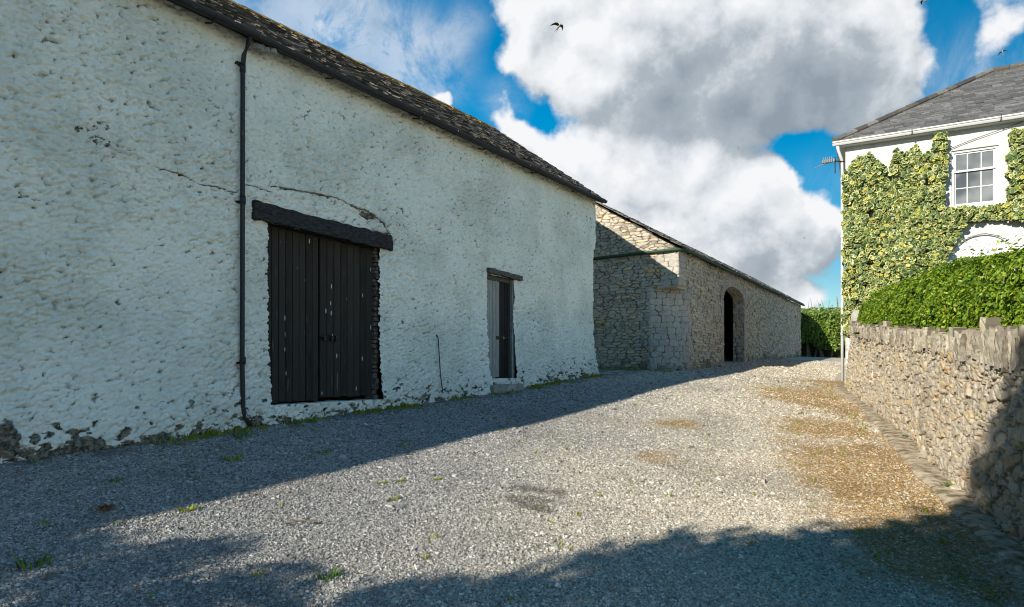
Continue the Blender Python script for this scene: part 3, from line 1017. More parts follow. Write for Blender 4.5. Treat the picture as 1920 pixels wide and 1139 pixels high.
# double doors ------------------------------------------------
def leaf(s0, s1, z0, z1, n, off, mat, name, parent, thick=.035, zrag=.01):
    m = MB()
    w = (s1 - s0) / n
    for i in range(n):
        o = off + random.uniform(-.003, .003)
        g0, g1 = s0 + i * w + .004, s0 + (i + 1) * w - .004
        zb = z0 + random.uniform(-zrag, zrag)
        b = .006
        # board with eased edges: front face narrower than the back
        A = [W(g0, o - thick, zb), W(g1, o - thick, zb), W(g1, o - thick, z1), W(g0, o - thick, z1)]
        B = [W(g0, o - b, zb), W(g1, o - b, zb), W(g1, o - b, z1), W(g0, o - b, z1)]
        C = [W(g0 + b, o, zb), W(g1 - b, o, zb), W(g1 - b, o, z1), W(g0 + b, o, z1)]
        F = [(0, 1, 2, 3), (8, 11, 10, 9)]
        for k in range(4):
            k2 = (k + 1) % 4
            F += [(k, k + 4, k2 + 4, k2), (k + 4, k + 8, k2 + 8, k2 + 4)]
        m.add(A + B + C, F)
    return m.build(name, mat, parent)


DOFF = -.10
mid = DS0 + .98
lf1 = leaf(DS0 + .03, mid - .015, DZ0 + .02, DZ1 - .02, 8, DOFF, M['dark_door'], 'door', barn)
lf2 = leaf(mid + .022, DS1 - .03, DZ0 + .06, DZ1 - .035, 8, DOFF - .012, M['dark_door'], 'door', barn)
for s0, s1 in ((DS0 + .03, mid - .015), (mid + .022, DS1 - .03)):
    for z in (DZ0 + .3, 1.0, DZ1 - .3):
        lg = MB()
        lg.obox(W(s0 + .02, DOFF - .09, z), WD, WN, (0, 0, 1), s1 - s0 - .04, .036, .14)
        lg.build('ledge', M['dark_door'], lf1 if s0 < mid - .5 else lf2)
bl = MB()
zb = .47
bl.tube([W(mid - .03, DOFF + .028, zb + .02), W(mid + .22, DOFF + .026, zb - .005), W(mid + .36, DOFF + .026, zb - .02)], .012, 8)
for s in (mid + .06, mid + .2, mid + .29):
    bl.obox(W(s, DOFF - .01, zb - .045), WD, WN, (0, 0, 1), .03, .055, .075)
bl.tube([W(mid + .15, DOFF + .03, zb + .01), W(mid + .15, DOFF + .055, zb + .05)], .009, 6)
bl.obox(W(mid + .03, DOFF - .012, zb - .035), WD, WN, (0, 0, 1), .29, .016, .06)
bl.build('bolt', M['iron'], lf2)


def rough_box(s0, s1, o0, o1, z0, z1, tilt, name, mat, parent, amp=.012, seed=1, n=26):
    """a hewn beam: a box with many segments and worn faces"""
    ss = np.linspace(s0, s1, n)
    prof = [(o0, z0), (o1, z0), (o1, (z0 + z1) / 2), (o1, z1), (o0, z1)]
    V = []
    for i, s in enumerate(ss):
        for k, (o, z) in enumerate(prof):
            nz = (vn(np.array([s / .16]), np.array([k * 3.7]), seed)[0] - .5) * 2 * amp
            n2 = (vn(np.array([s / .1]), np.array([k * 5.1]), seed + 5)[0] - .5) * 2 * amp
            e = (1.6 if i in (0, n - 1) else 1)
            V.append(W(s, o + nz * e, z + tilt * (s - s0) / (s1 - s0) + n2 * e))
    m = len(prof)
    F = [(i * m + k, i * m + (k + 1) % m, (i + 1) * m + (k + 1) % m, (i + 1) * m + k) for i in range(n - 1) for k in range(m)]
    F += [tuple(range(m))[::-1], tuple((n - 1) * m + k for k in range(m))]
    return MB().add(V, F).build(name, mat, parent)


rough_box(5.16, 7.77, -.25, .10, 2.035, 2.275, -.04, 'lintel', M['old_timber'], barn, .018, 4, 40)
rough_box(ES0 + .0, 11.74, -.22, .095, 1.955, 2.055, -.04, 'lintel', M['dark_lintel'], barn, .016, 8, 18)

jm = MB()
dz = DZ1 - DZ0
jm.obox(W(DS0 - .02, -.30, DZ0 - .02), WD, WN, (0, 0, 1), .045, .292, dz + .04)
jm.obox(W(DS0 + .03, -.30, DZ1 - .045), WD, WN, (0, 0, 1), DS1 - DS0 - .06, .18, .06)
jm.build('door_frame', M['old_timber'], barn)
jb = MB()
z = DZ0 - .02
k = 0
while z < DZ1:
    h = random.uniform(.055, .10)
    jb.obox(W(DS1 - .035 + random.uniform(-.02, .02), -.30, z), WD, WN, (0, 0, 1), .085, .26 + random.uniform(-.04, .015), h - .014)
    z += h
jb.build('door_jamb', M['brick'], barn)
rough_box(DS0 - .1, DS1 + .06, -.30, .085, -1.05, DZ0 - .012, 0.0, 'door_sill', M['jamb_white'], barn, .028, 15, 40)

# small door --------------------------------------------------
EO = -.05
em = ES0 + .52
sd = leaf(ES0 + .045, em, EZ0 + .02, EZ1 - .10, 4, EO, M['grey_door'], 'small_door', barn)
hb = leaf(em + .01, ES1 - .085, EZ0 + .02, EZ1 - .10, 3, EO - .03, M['black_door'], 'black_panel', sd)
lt = MB()
lt.obox(W(em - .11, EO - .005, .60), WD, WN, (0, 0, 1), .20, .02, .075)
lt.tube([W(em + .05, EO + .03, .635), W(em + .30, EO + .02, .64)], .012, 8)
lt.obox(W(em + .03, EO + .0, .605), WD, WN, (0, 0, 1), .05, .03, .06)
lt.build('latch', M['iron'], sd)
hp = MB()
hp.obox(W(em + .085, EO + .001, .615), WD, WN, (0, 0, 1), .045, .045, .05)
hp.build('padlock', M['steel'], sd)
sf = MB()
sf.obox(W(ES0 - .01, -.19, EZ0), WD, WN, (0, 0, 1), .05, .15, EZ1 - EZ0)
sf.obox(W(ES1 - .078, -.19, EZ0), WD, WN, (0, 0, 1), .07, .16, EZ1 - EZ0)
sf.obox(W(ES0 + .042, -.19, EZ1 - .095), WD, WN, (0, 0, 1), ES1 - ES0 - .124, .15, .085)
sf.build('door_frame', M['dark_lintel'], barn)
ej = MB()
ej.obox(W(ES1 - .005, -.30, EZ0 - .1), WD, WN, (0, 0, 1), .10, .27, EZ1 - EZ0 + .1)
ej.obox(W(ES0 - .10, -.30, EZ0 - .1), WD, WN, (0, 0, 1), .088, .27, EZ1 - EZ0 + .1)
ej.build('door_jamb', M['jamb_white'], barn)
rough_box(ES0 - .02, ES1 + .05, -.28, .10, -.34, EZ0 - .01, .0, 'door_step', M['concrete'], barn, .015, 23, 16)
rough_box(ES0 - .04, ES1 + .08, -.10, .22, -.80, -.345, .0, 'door_step', M['concrete'], barn, .02, 24, 16)

wr = MB()
s0_, z0_ = wpx(813, 628)
wr.tube([W(s0_, .06, z0_), W(s0_ + .01, .10, z0_ - .05), W(s0_ + .03, .11, z0_ - .35), W(s0_ + .02, .15, z0_ - .75), W(s0_ + .035, .20, z0_ - 1.08)], .011, 6)
wr.build('cable', M['cable'], barn, True)

# ------------------------------------------------------------------ stone barn
SB_EAVE, SB_HALF, SB_RIDGE = 3.62, 2.85, 5.46
QL = 21.0
COR = 2.53
AQ0, AQ1, ASP, ARISE = 4.9, 7.9, 2.62, .5
sb = thing('stone_barn', 'low grey rubble stone barn with arched cart entrance and green gutter', 'barn', CB + FD * 8 + np.array([0, 0, .2]))


def arch_z(q):
    c = (AQ0 + AQ1) / 2; a = (AQ1 - AQ0) / 2
    t = np.clip((q - c) / a, -1, 1)
    return ASP + ARISE * np.sqrt(np.clip(1 - t * t, 0, 1))


def corner_pos(p, chamf):
    sq = np.where((p < 0)[..., None], CB + GD * (-p)[..., None], CB + FD * p[..., None])
    r = .9
    A = CB + GD * r; B = CB + FD * r
    mid_ = .5 * (A + B) * .62 + CB * .38
    t = np.clip((p + r) / (2 * r), 0, 1)[..., None]
    bz = (1 - t) ** 2 * A + 2 * t * (1 - t) * mid_ + t * t * B
    inside = (np.abs(p) < r)[..., None]
    cp = np.where(inside, bz, sq)
    return cp * chamf[..., None] + sq * (1 - chamf[..., None])


def barn_masonry(U, Z, seed, ashm):
    """relief and stone numbers for the stone barn"""
    j1, r1, tx, ty = rubble(U, Z, .30, .092, seed, .8, .45, 4.0, .02)
    j3, r3, tx3, ty3 = rubble(U + 31, Z, .20, .125, seed + 40, .9, .75, 3.5)
    sel = fbm(U / .8, Z / .5, seed + 8, 2) > .60
    j1 = np.where(sel, j3, j1); r1 = np.where(sel, r3, r1); tx = np.where(sel, tx3, tx); ty = np.where(sel, ty3, ty)
    j2, r2, _, _ = rubble(U + 3, Z + .05, .38, .185, seed + 20, .6, .1, 7, .03)
    j = np.where(ashm, j2 * 1.7, j1); rn = np.where(ashm, .1 + .75 * r2, r1)
    d = .034 * sst(.0, .15, j) + .034 * (rn - .5) * (~ashm) + .05 * (tx * (r1 - .5) + ty * (.5 - r1)) * (~ashm)
    d = np.where(ashm, .008 + .024 * sst(0, .09, j2), d)
    d += .034 * (fbm(U / .11, Z / .06, seed + 5, 4, .6) - .5) + .08 * (fbm(U / 2, Z / 1.5, seed + 6, 2) - .5)
    return d, rn, j


def stone_walls():
    p = lin([-5.7, -.9, 0, .9, AQ0, AQ1, QL], .022)
    z1 = lin([-1.0, COR], .018); z2 = lin([COR, SB_EAVE], .018)
    zz = np.concatenate([z1, z2])
    low = np.concatenate([np.ones(len(z1)), np.zeros(len(z2))])
    U, Z = np.meshgrid(p, zz, indexing='ij')
    CH = np.broadcast_to(low[None], U.shape)
    base = corner_pos(U, CH)
    e = .02
    tang = corner_pos(U + e, CH) - corner_pos(U - e, CH)
    tang /= np.linalg.norm(tang, axis=-1, keepdims=True)
    nrm = np.stack([tang[..., 1], -tang[..., 0], np.zeros(U.shape)], -1)
    jag = .34 * (h3(np.floor((Z + .05) / .24), np.floor(U * 0), 5) - .2)
    ashm = ((np.abs(U) < .95 + jag) & (Z < COR)) | ((np.abs(U) < .42 + jag) & (Z >= COR))
    d, rn, j = barn_masonry(U, Z, 101, ashm)
    rn = np.where((np.abs(U + .78) < .3) & (np.abs(Z - 3.05) < .13), .955, rn)
    gl = ground(base[..., 0], base[..., 1])
    damp = sst(.5, 0, Z - gl) * .6 + .5 * sst(.66, .84, fbm(U / .35, Z / .3, 66, 4, .6) + .2 * sst(.6, 0, Z - gl))
    Pp = base + nrm * d[..., None]
    Pp[..., 2] = Z
    um = .5 * (U[1:, 1:] + U[:-1, :-1]); zm = .5 * (Z[1:, 1:] + Z[:-1, :-1])
    hole = (um > AQ0) & (um < AQ1) & (zm < arch_z(um))
    F1 = grid_faces(len(p), len(zz), ~hole)
    # gable triangle above the eaves
    u = lin([-5.7, -SB_HALF, 0], .022); t = np.linspace(0, 1, 90)
    Ug, T = np.meshgrid(u, t, indexing='ij')
    top = SB_EAVE + .035 + (SB_RIDGE - SB_EAVE - .04) * (1 - np.abs(Ug + SB_HALF) / SB_HALF)
    Zg = SB_EAVE + (top - SB_EAVE) * T
    dg, rg_, jg = barn_masonry(Ug, Zg, 131, np.zeros(Ug.shape, bool))
    Pg = CB + GD * (-Ug)[..., None] + (-FD) * dg[..., None]
    Pg[..., 2] = Zg
    F2 = grid_faces(len(u), len(t)) + Pp.reshape(-1, 3).shape[0]
    V = np.concatenate([Pp.reshape(-1, 3), Pg.reshape(-1, 3)])
    at = {'rnd': np.concatenate([rn.ravel(), rg_.ravel()]), 'joint': np.concatenate([j.ravel(), jg.ravel()]) * .75,
          'ash': np.concatenate([ashm.ravel().astype(float), np.zeros(Ug.size)]), 'damp': np.concatenate([damp.ravel(), np.zeros(Ug.size)])}
    mesh_np('wall', V, np.concatenate([F1, F2]), M['barn_stone'], sb, smooth=True, attrs=at)


stone_walls()


def SBp(q, dep, z):
    p = CB + FD * q - FN * dep
    return np.array([p[0], p[1], z])


def const_attrs(o, **kw):
    for k, v in kw.items():
        o.data.attributes.new(k, 'FLOAT', 'POINT').data.foreach_set('value', np.full(len(o.data.vertices), v, np.float32))
    return o


def arch_parts():
    # reveal of the thick wall
    path = [(AQ0, z) for z in np.arange(-.6, ASP, .04)] + [(q, float(arch_z(np.array(q)))) for q in (AQ0 + AQ1) / 2 - (AQ1 - AQ0) / 2 * np.cos(np.linspace(0, math.pi, 70))] + [(AQ1, z) for z in np.arange(ASP, -.6, -.04)]
    path = np.array(path)
    L = np.concatenate([[0], np.cumsum(np.hypot(*np.diff(path, axis=0).T))])
    dep = np.linspace(-.02, .40, 26)
    Lm, D = np.meshgrid(L, dep, indexing='ij')
    j, rn, tx, ty = rubble(D, Lm, .3, .16, 171)
    c = np.array([(AQ0 + AQ1) / 2, 1.0])
    din = .03 * sst(0, .25, j) + .02 * (fbm(D / .1, Lm / .1, 5, 3) - .5)
    dirn = np.stack([np.sign(c[0] - path[:, 0]) * (path[:, 1] < ASP), -(path[:, 1] >= ASP).astype(float)], 1)
    q = path[:, 0][:, None] + dirn[:, 0][:, None] * din; z = path[:, 1][:, None] + dirn[:, 1][:, None] * din
    P = CB + FD * q[..., None] - FN * D[..., None]
    P[..., 2] = z
    mesh_np('arch_reveal', P, grid_faces(len(path), 26), M['barn_stone'], sb, smooth=True,
            attrs={'rnd': rn, 'joint': j, 'ash': np.full(rn.shape, .3), 'damp': sst(1.4, .2, z) * .5})
    m = MB()
    n = 19
    cq = (AQ0 + AQ1) / 2; a = (AQ1 - AQ0) / 2
    an = np.linspace(math.pi * 1.04, -math.pi * .04, n + 1)
    for i in range(n):
        t0, t1 = an[i] - .008, an[i + 1] + .008
        ins = [(cq + a * math.cos(t), max(ASP - .12, ASP + ARISE * math.sin(t))) for t in (t0, t1)]
        ous = [(cq + (a + .40) * math.cos(t), ASP - .0 + (ARISE + .36) * math.sin(t)) for t in (t0, t1)]
        o = .045 + random.uniform(-.008, .012)
        ring = [ins[0], ins[1], ous[1], ous[0]]
        m.hexa([SBp(x, .12, y) for x, y in ring] + [SBp(x, -o, y) for x, y in ring])
    for side in (-1, 1):                                   # dressed jamb stones
        z = -.25
        k = 0
        while z < ASP - .12:
            h = random.uniform(.24, .36)
            h = min(h, ASP - .1 - z)
            w = (.42 if k % 2 else .26) + random.uniform(-.04, .04)
            q0 = AQ0 - w if side < 0 else AQ1
            m.obox(SBp(q0, .12, z), FD, FN, (0, 0, 1), w, .16 + random.uniform(0, .012), h - .012)
            z += h; k += 1
    o = m.build('arch_surround', M['barn_stone'], sb)
    const_attrs(o, rnd=.42, joint=.5, ash=.4, damp=.15)
    bevel(o, .012)


arch_parts()

m = MB()                                                   # back, far end and inside walls
D2 = 2 * SB_HALF
m.obox(SBp(0.3, D2 - .3, -1), FD, -FN, (0, 0, 1), QL - .3, .3, SB_EAVE + 1)
m.obox(SBp(QL - .35, .08, -1), FD, -FN, (0, 0, 1), .34, D2 - .4, SB_EAVE + 1)
e0, e1, e2 = SBp(QL - .3, .08, SB_EAVE), SBp(QL - .3, D2, SB_EAVE), SBp(QL - .3, SB_HALF, SB_RIDGE - .1)
f = FD * .29
m.add([e0, e1, e2, e0 + f, e1 + f, e2 + f], [(0, 2, 1), (3, 4, 5), (0, 3, 5, 2), (2, 5, 4, 1)])
o = m.build('rear_wall', M['barn_stone'], sb)
const_attrs(o, rnd=.4, joint=.5, ash=.2, damp=.1)
m = MB()
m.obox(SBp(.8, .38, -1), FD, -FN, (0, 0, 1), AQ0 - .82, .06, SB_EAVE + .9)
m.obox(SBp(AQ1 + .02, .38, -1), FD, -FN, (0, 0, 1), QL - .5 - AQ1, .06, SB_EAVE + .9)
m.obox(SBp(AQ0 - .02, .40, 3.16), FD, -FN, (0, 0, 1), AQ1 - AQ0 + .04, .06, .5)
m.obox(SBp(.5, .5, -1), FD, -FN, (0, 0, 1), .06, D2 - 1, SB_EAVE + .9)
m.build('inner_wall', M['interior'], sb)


def stone_roof():
    v, n, H = slope_axes(SBp(0, -.16, SB_EAVE + .02), SBp(0, SB_HALF, SB_RIDGE + .05), FD)
    V, F, lv = slates(SBp(-.10, -.16, SB_EAVE + .04), FD, v, n, QL + .2, H, .2, .26, .02, 9, rag=.018)
    V[:, 2] += .05 * (fbm((V @ FD) / 3, lv, 14, 2) - .5)
    r = mesh_np('roof', V, F, M['barn_slate'], sb, attrs={'lich': np.clip(lv * .4, 0, 1)})
    m = MB()
    dn = np.array([0, 0, -.05])
    for d0 in (-.12, D2 + .12):
        a, b, c, d = SBp(-.05, d0, SB_EAVE + .01), SBp(QL + .05, d0, SB_EAVE + .01), SBp(QL + .05, SB_HALF, SB_RIDGE + .01), SBp(-.05, SB_HALF, SB_RIDGE + .01)
        m.hexa([a + dn, b + dn, c + dn, d + dn, a, b, c, d])
    m.build('roof_deck', M['interior'], sb)
    m = MB()
    q = -.1
    while q < QL + .1:
        zo = random.uniform(-.015, .015)
        m.add([SBp(q, SB_HALF - .15, SB_RIDGE + zo - .02), SBp(q + .4, SB_HALF - .15, SB_RIDGE + zo - .02), SBp(q + .4, SB_HALF, SB_RIDGE + .11 + zo), SBp(q, SB_HALF, SB_RIDGE + .11 + zo),
               SBp(q, SB_HALF + .15, SB_RIDGE + zo - .02), SBp(q + .4, SB_HALF + .15, SB_RIDGE + zo - .02)], [(0, 1, 2, 3), (3, 2, 5, 4), (0, 3, 4), (1, 5, 2)])
        q += .406
    o = m.build('ridge_tiles', M['barn_slate'], r)
    const_attrs(o, lich=.4)


stone_roof()
m = MB()
gp = [CB + GD * u - FD * .1 + np.array([0, 0, SB_EAVE - .0 - .01 * u]) for u in (4.4, 3, 1.5, .4, .06)]
gp += [CB + FD * .0 + FN * .14 - FD * .06 + np.array([0, 0, SB_EAVE - .01])]
gp += [SBp(q, -.2, SB_EAVE - .02 + .015 * math.sin(q)) for q in np.linspace(.25, QL, 40)]
m.tube(gp, .05, 8)
m.build('gutter', M['green_paint'], sb, True)
m = MB()                                                   # the stone that corbels the square corner out over the rounded one
c0 = CB + GD * .62; c1 = CB + FD * .62
rim = [CB - FD * .03 + FN * .03, CB + FD * .66 + FN * .03, CB + FD * .66 - FN * .3, CB + FD * .3 + GD * .3, CB + GD * .66 + FD * .3, CB + GD * .66 - FD * .03]
zb, zt = COR - .07, COR + .012
nv = len(rim)
V = [(*p_[:2], zb + .0) for p_ in rim] + [(*p_[:2], zt) for p_ in rim]
V[0] = (*(CB + GD * .07 + FD * .07)[:2], zb)
m.add(V, [tuple(range(nv))[::-1], tuple(range(nv, 2 * nv))] + [(k, (k + 1) % nv, (k + 1) % nv + nv, k + nv) for k in range(nv)])
o = m.build('corbel', M['barn_stone'], sb)
const_attrs(o, rnd=.25, joint=.5, ash=.3, damp=.1)

# ------------------------------------------------------------------ house
hs = thing('house', 'white two storey house with hipped slate roof and sash window', 'house', HC + HA * 5 + np.array([0, 0, -.3]))
HEAVE = 6.54
HLEN, HDEP = 13.0, 8.1


def Hp(t, d, z):
    """point of the house: t along the front, d out of it"""
    p = HC + HA * t + HN * d
    return np.array([p[0], p[1], z])


WT0, WT1, WZ0, WZ1 = 2.60, 3.66, 4.42, 6.0                 # upper window
AT0, AT1, AZ0, AZS = 2.62, 3.98, 1.4, 3.02                 # arched panel below it
AZR = .62


def house_front():
    T = lin([0, WT0, AT0, WT1, AT1, 7.0], .035); Z = lin([-.8, AZ0, WZ0, WZ1, HEAVE + .05], .035)
    U, V = np.meshgrid(T, Z, indexing='ij')
    um = .5 * (U[1:, 1:] + U[:-1, :-1]); vm = .5 * (V[1:, 1:] + V[:-1, :-1])
    tt = np.clip((um - (AT0 + AT1) / 2) / ((AT1 - AT0) / 2), -1, 1)
    hole = ((um > WT0) & (um < WT1) & (vm > WZ0) & (vm < WZ1)) | ((um > AT0) & (um < AT1) & (vm > AZ0) & (vm < AZS + AZR * np.sqrt(1 - tt * tt)))
    d = .02 * (fbm(U / .12, V / .1, 203, 4, .6) - .5) + .03 * (fbm(U / 1.2, V / 1.2, 204, 2) - .5)
    P = HC + HA * U[..., None] + HN * d[..., None]
    P[..., 2] = V
    dirt = .35 * sst(.6, .75, fbm(U / .5, V / .8, 207, 4)) + .6 * sst(.7, 0, V - .6) * sst(.5, .6, fbm(U / .2, V / .2, 208, 3))
    mesh_np('wall', P, grid_faces(len(T), len(Z), ~hole), M['house_white'], hs, smooth=True, attrs={'dirt': np.clip(dirt, 0, 1)})
    m = MB()
    m.obox(Hp(7.0, -.3, -.8), HA, HN, (0, 0, 1), HLEN - 7, .3, HEAVE + .85)
    m.obox(Hp(0, -HDEP, -.8), HA, HN, (0, 0, 1), .3, HDEP - .02, HEAVE + .85)
    m.obox(Hp(HLEN - .3, -HDEP, -.8), HA, HN, (0, 0, 1), .3, HDEP - .31, HEAVE + .85)
    m.obox(Hp(.31, -HDEP, -.8), HA, HN, (0, 0, 1), HLEN - .62, .3, HEAVE + .85)
    const_attrs(m.build('rear_wall', M['house_white'], hs), dirt=0.0)


house_front()


def house_window():
    fr = MB()
    d0, d1 = -.16, -.02
    fw = .075
    fr.obox(Hp(WT0 - .01, d0, WZ0), HA, HN, (0, 0, 1), fw, .12, WZ1 - WZ0)
    fr.obox(Hp(WT1 + .01 - fw, d0, WZ0), HA, HN, (0, 0, 1), fw, .12, WZ1 - WZ0)
    fr.obox(Hp(WT0 - .01 + fw, d0, WZ1 - fw + .01), HA, HN, (0, 0, 1), WT1 - WT0 + .02 - 2 * fw, .12, fw)
    fr.obox(Hp(WT0 - .01 + fw, d0, WZ0 - .01), HA, HN, (0, 0, 1), WT1 - WT0 + .02 - 2 * fw, .12, fw)
    w = fr.build('window', M['white_paint'], hs)
    a, b, c, d = WT0 + .065, WT1 - .065, WZ0 + .065, WZ1 - .065
    rail = c + (d - c) * .655
    m = MB()

    def bars(z0, z1, off, rows, st=.045):
        m.obox(Hp(a, off, z0), HA, HN, (0, 0, 1), st, .035, z1 - z0)
        m.obox(Hp(b - st, off, z0), HA, HN, (0, 0, 1), st, .035, z1 - z0)
        m.obox(Hp(a + st, off, z0), HA, HN, (0, 0, 1), b - a - 2 * st, .035, st * 1.2)
        m.obox(Hp(a + st, off, z1 - st), HA, HN, (0, 0, 1), b - a - 2 * st, .035, st)
        for k in (1, 2):
            t = a + (b - a) * k / 3
            m.obox(Hp(t - .011, off + .004, z0 + st * 1.2), HA, HN, (0, 0, 1), .022, .026, z1 - z0 - 2.2 * st)
        for k in range(1, rows):
            zz = z0 + (z1 - z0) * k / rows
            m.obox(Hp(a + st, off + .006, zz - .011), HA, HN, (0, 0, 1), b - a - 2 * st, .022, .022)
    bars(rail - .03, d, -.115, 1)
    bars(c, rail + .02, -.155, 2)
    m.build('sash', M['white_paint'], w)
    p = MB()
    p.obox(Hp(a + .02, -.142, c + .02), HA, HN, (0, 0, 1), b - a - .04, .006, rail - c)
    p.obox(Hp(a + .02, -.103, rail - .01), HA, HN, (0, 0, 1), b - a - .04, .006, d - rail - .01)
    p.build('pane', M['glass'], w)
    s = MB()
    s.obox(Hp(WT0 - .1, -.16, WZ0 - .09), HA, HN, (0, 0, 1), WT1 - WT0 + .2, .24, .078)
    bevel(s.build('sill', M['white_paint'], w), .008)
    r = MB()
    r.obox(Hp(WT0 - .05, -.22, WZ0 - .01), HA, HN, (0, 0, 1), .048, .215, WZ1 - WZ0 + .05)
    r.obox(Hp(WT1 + .002, -.22, WZ0 - .01), HA, HN, (0, 0, 1), .048, .215, WZ1 - WZ0 + .05)
    r.obox(Hp(WT0, -.22, WZ1 + .002), HA, HN, (0, 0, 1), WT1 - WT0, .215, .048)
    r.build('window_reveal', M['old_white'], w)
    # arched panel over the ground floor door
    n = 24
    cq = (AT0 + AT1) / 2; ha = (AT1 - AT0) / 2
    pts = [(AT0 - .02, AZ0)] + [(cq - (ha + .02) * math.cos(t), AZS + (AZR + .02) * math.sin(t)) for t in np.linspace(0, math.pi, n)] + [(AT1 + .02, AZ0)]
    k = len(pts)
    v = [Hp(x, -.14, y) for x, y in pts] + [Hp(x, -.09, y) for x, y in pts]
    m = MB().add(v, [tuple(range(k)), tuple(range(k, 2 * k))[::-1]] + [(i, i + k, (i + 1) % k + k, (i + 1) % k) for i in range(k)])
    dr = m.build('arched_panel', M['white_paint'], hs)
    m = MB()
    m.tube([Hp(cq - (ha + .0) * math.cos(t), -.06, AZS + AZR * math.sin(t)) for t in np.linspace(0, math.pi, n)], .035, 6)
    m.build('arch_moulding', M['white_paint'], dr, True)


house_window()


def house_roof():
    ov = .28
    Z0 = HEAVE + .12
    Lh = HLEN + 2 * ov
    half = HDEP / 2 + ov
    rz = 9.50
    e = Hp(-ov, ov, Z0)
    v, n, H = slope_axes(e, Hp(-ov, ov - half, rz), HA)
    k = half / H

    def keep(u, vv):
        return (u > vv * k + .03) & (u < Lh - vv * k)
    V, F, lv = slates(e, HA, v, n, Lh, H, .2, .28, .014, 21, keep, .006)
    r = mesh_np('roof', V, F, M['house_slate'], hs, attrs={'lich': lv * 0 + .3})
    m = MB()
    a, b, c, d = Hp(-ov + .02, ov - .02, Z0 - .02), Hp(HLEN + ov - .02, ov - .02, Z0 - .02), Hp(HLEN + ov - .02, ov - 2 * half + .02, Z0 - .02), Hp(-ov + .02, ov - 2 * half + .02, Z0 - .02)
    p, q = Hp(half - ov, ov - half, rz - .02), Hp(HLEN + ov - half, ov - half, rz - .02)
    m.add([a, b, c, d, p, q], [(0, 1, 5, 4), (1, 2, 5), (2, 3, 4, 5), (3, 0, 4), (3, 2, 1, 0)])
    const_attrs(m.build('roof_deck', M['house_slate'], hs), lich=.2)
    m = MB()
    A = Hp(-ov, ov, Z0 + .03); B = Hp(half - ov, ov - half, rz + .03); Cc = Hp(HLEN + ov - half, ov - half, rz + .03); Dd = Hp(-ov, ov - 2 * half, Z0 + .03)
    for x, y in ((A, B), (B, Cc), (Dd, B)):
        L = np.linalg.norm(y - x); nn = int(L / .42)
        for i in range(nn):
            p0 = x + (y - x) * (i / nn); p1 = x + (y - x) * ((i + .985) / nn)
            m.tube([p0, p1], [.105, .095], 8)
    const_attrs(m.build('ridge_tiles', M['barn_slate'], r), lich=.3)
    # fascia, soffit and moulded gutter
    m = MB()
    m.obox(Hp(-ov + .06, .0, HEAVE + .0), HA, HN, (0, 0, 1), Lh - .12, ov - .08, .03)
    m.obox(Hp(-ov + .04, ov - .075, HEAVE - .01), HA, HN, (0, 0, 1), Lh - .1, .03, .14)
    m.obox(Hp(-ov + .04, -HDEP, HEAVE + .0), HA, HN, (0, 0, 1), ov - .05, HDEP + .0, .028)
    m.build('fascia', M['white_paint'], hs)
    m = MB()
    prof = [(.0, .0), (.05, .0), (.075, .035), (.085, .06), (.11, .075), (.115, .11), (.10, .115), (.0, .10)]
    L0, L1 = -ov - .05, HLEN + .3
    kk = len(prof)
    for t0, t1 in [(t, min(t + 1.98, L1)) for t in np.arange(L0, L1, 2.0)]:
        m.add([Hp(t0, ov - .04 + x, HEAVE + .01 + y) for x, y in prof] + [Hp(t1, ov - .04 + x, HEAVE + .01 + y) for x, y in prof],
              [tuple(range(kk)), tuple(range(kk, 2 * kk))[::-1]] + [(i, i + kk, (i + 1) % kk + kk, (i + 1) % kk) for i in range(kk)])
    gt = m.build('gutter', M['white_paint'], hs)
    for t in np.arange(L0 + 1.99, L1, 2.0):
        m = MB()
        m.obox(Hp(t - .012, ov - .045, HEAVE - .0), HA, HN, (0, 0, 1), .024, .125, .125)
        m.build('gutter_bracket', M['cable'], gt)
    m = MB()
    zg_ = float(ground(*Hp(-.09, -.02, 0)[:2]))
    m.tube([Hp(-.20, .24, HEAVE), Hp(-.18, .2, HEAVE - .12), Hp(-.1, .05, HEAVE - .36), Hp(-.085, -.03, HEAVE - .5), Hp(-.085, -.03, 3), Hp(-.085, -.03, zg_ + .05)], .042, 12)
    for z in (5.6, 3.9, 2.2, 1.0):
        m.tube([Hp(-.085, -.03, z - .04), Hp(-.085, -.03, z + .04)], .050, 12)
    m.build('drainpipe', M['white_paint'], hs, True)
    m = MB()
    m.tube([Hp(2.45, .05, 6.02), Hp(3.0, .06, 6.20), Hp(3.6, .06, 6.36), Hp(4.2, .07, 6.52), Hp(5.2, .08, 6.6)], .010, 5)
    m.build('cable', M['cable'], hs, True)


house_roof()

# aerial on the corner of the house
ae = thing('aerial', 'small grey aerial on a bracket at the house corner under the eave', 'aerial', Hp(-.2, .0, 6.1))
m = MB()
m.tube([Hp(-.02, .02, 6.12), Hp(-.2, .1, 6.14), Hp(-.30, .14, 6.14)], .018, 8)
m.tube([Hp(-.27, .12, 6.26), Hp(-.27, .12, 5.78)], .014, 8)
m.build('bracket', M['iron'], ae)
m = MB()
for k in range(5):
    m.obox(Hp(-.58 + k * .055, .16, 6.08), HA, HN, (0, 0, 1), .012, .16, .16)
m.obox(Hp(-.60, .2, 6.10), HA, HN, (0, 0, 1), .32, .06, .09)
m.build('reflector', M['steel'], ae)
m = MB()
m.tube([Hp(-.36, .2, 6.13), Hp(-.62, .26, 6.04), Hp(-.80, .30, 5.97)], .014, 8)
m.build('boom', M['steel'], ae)

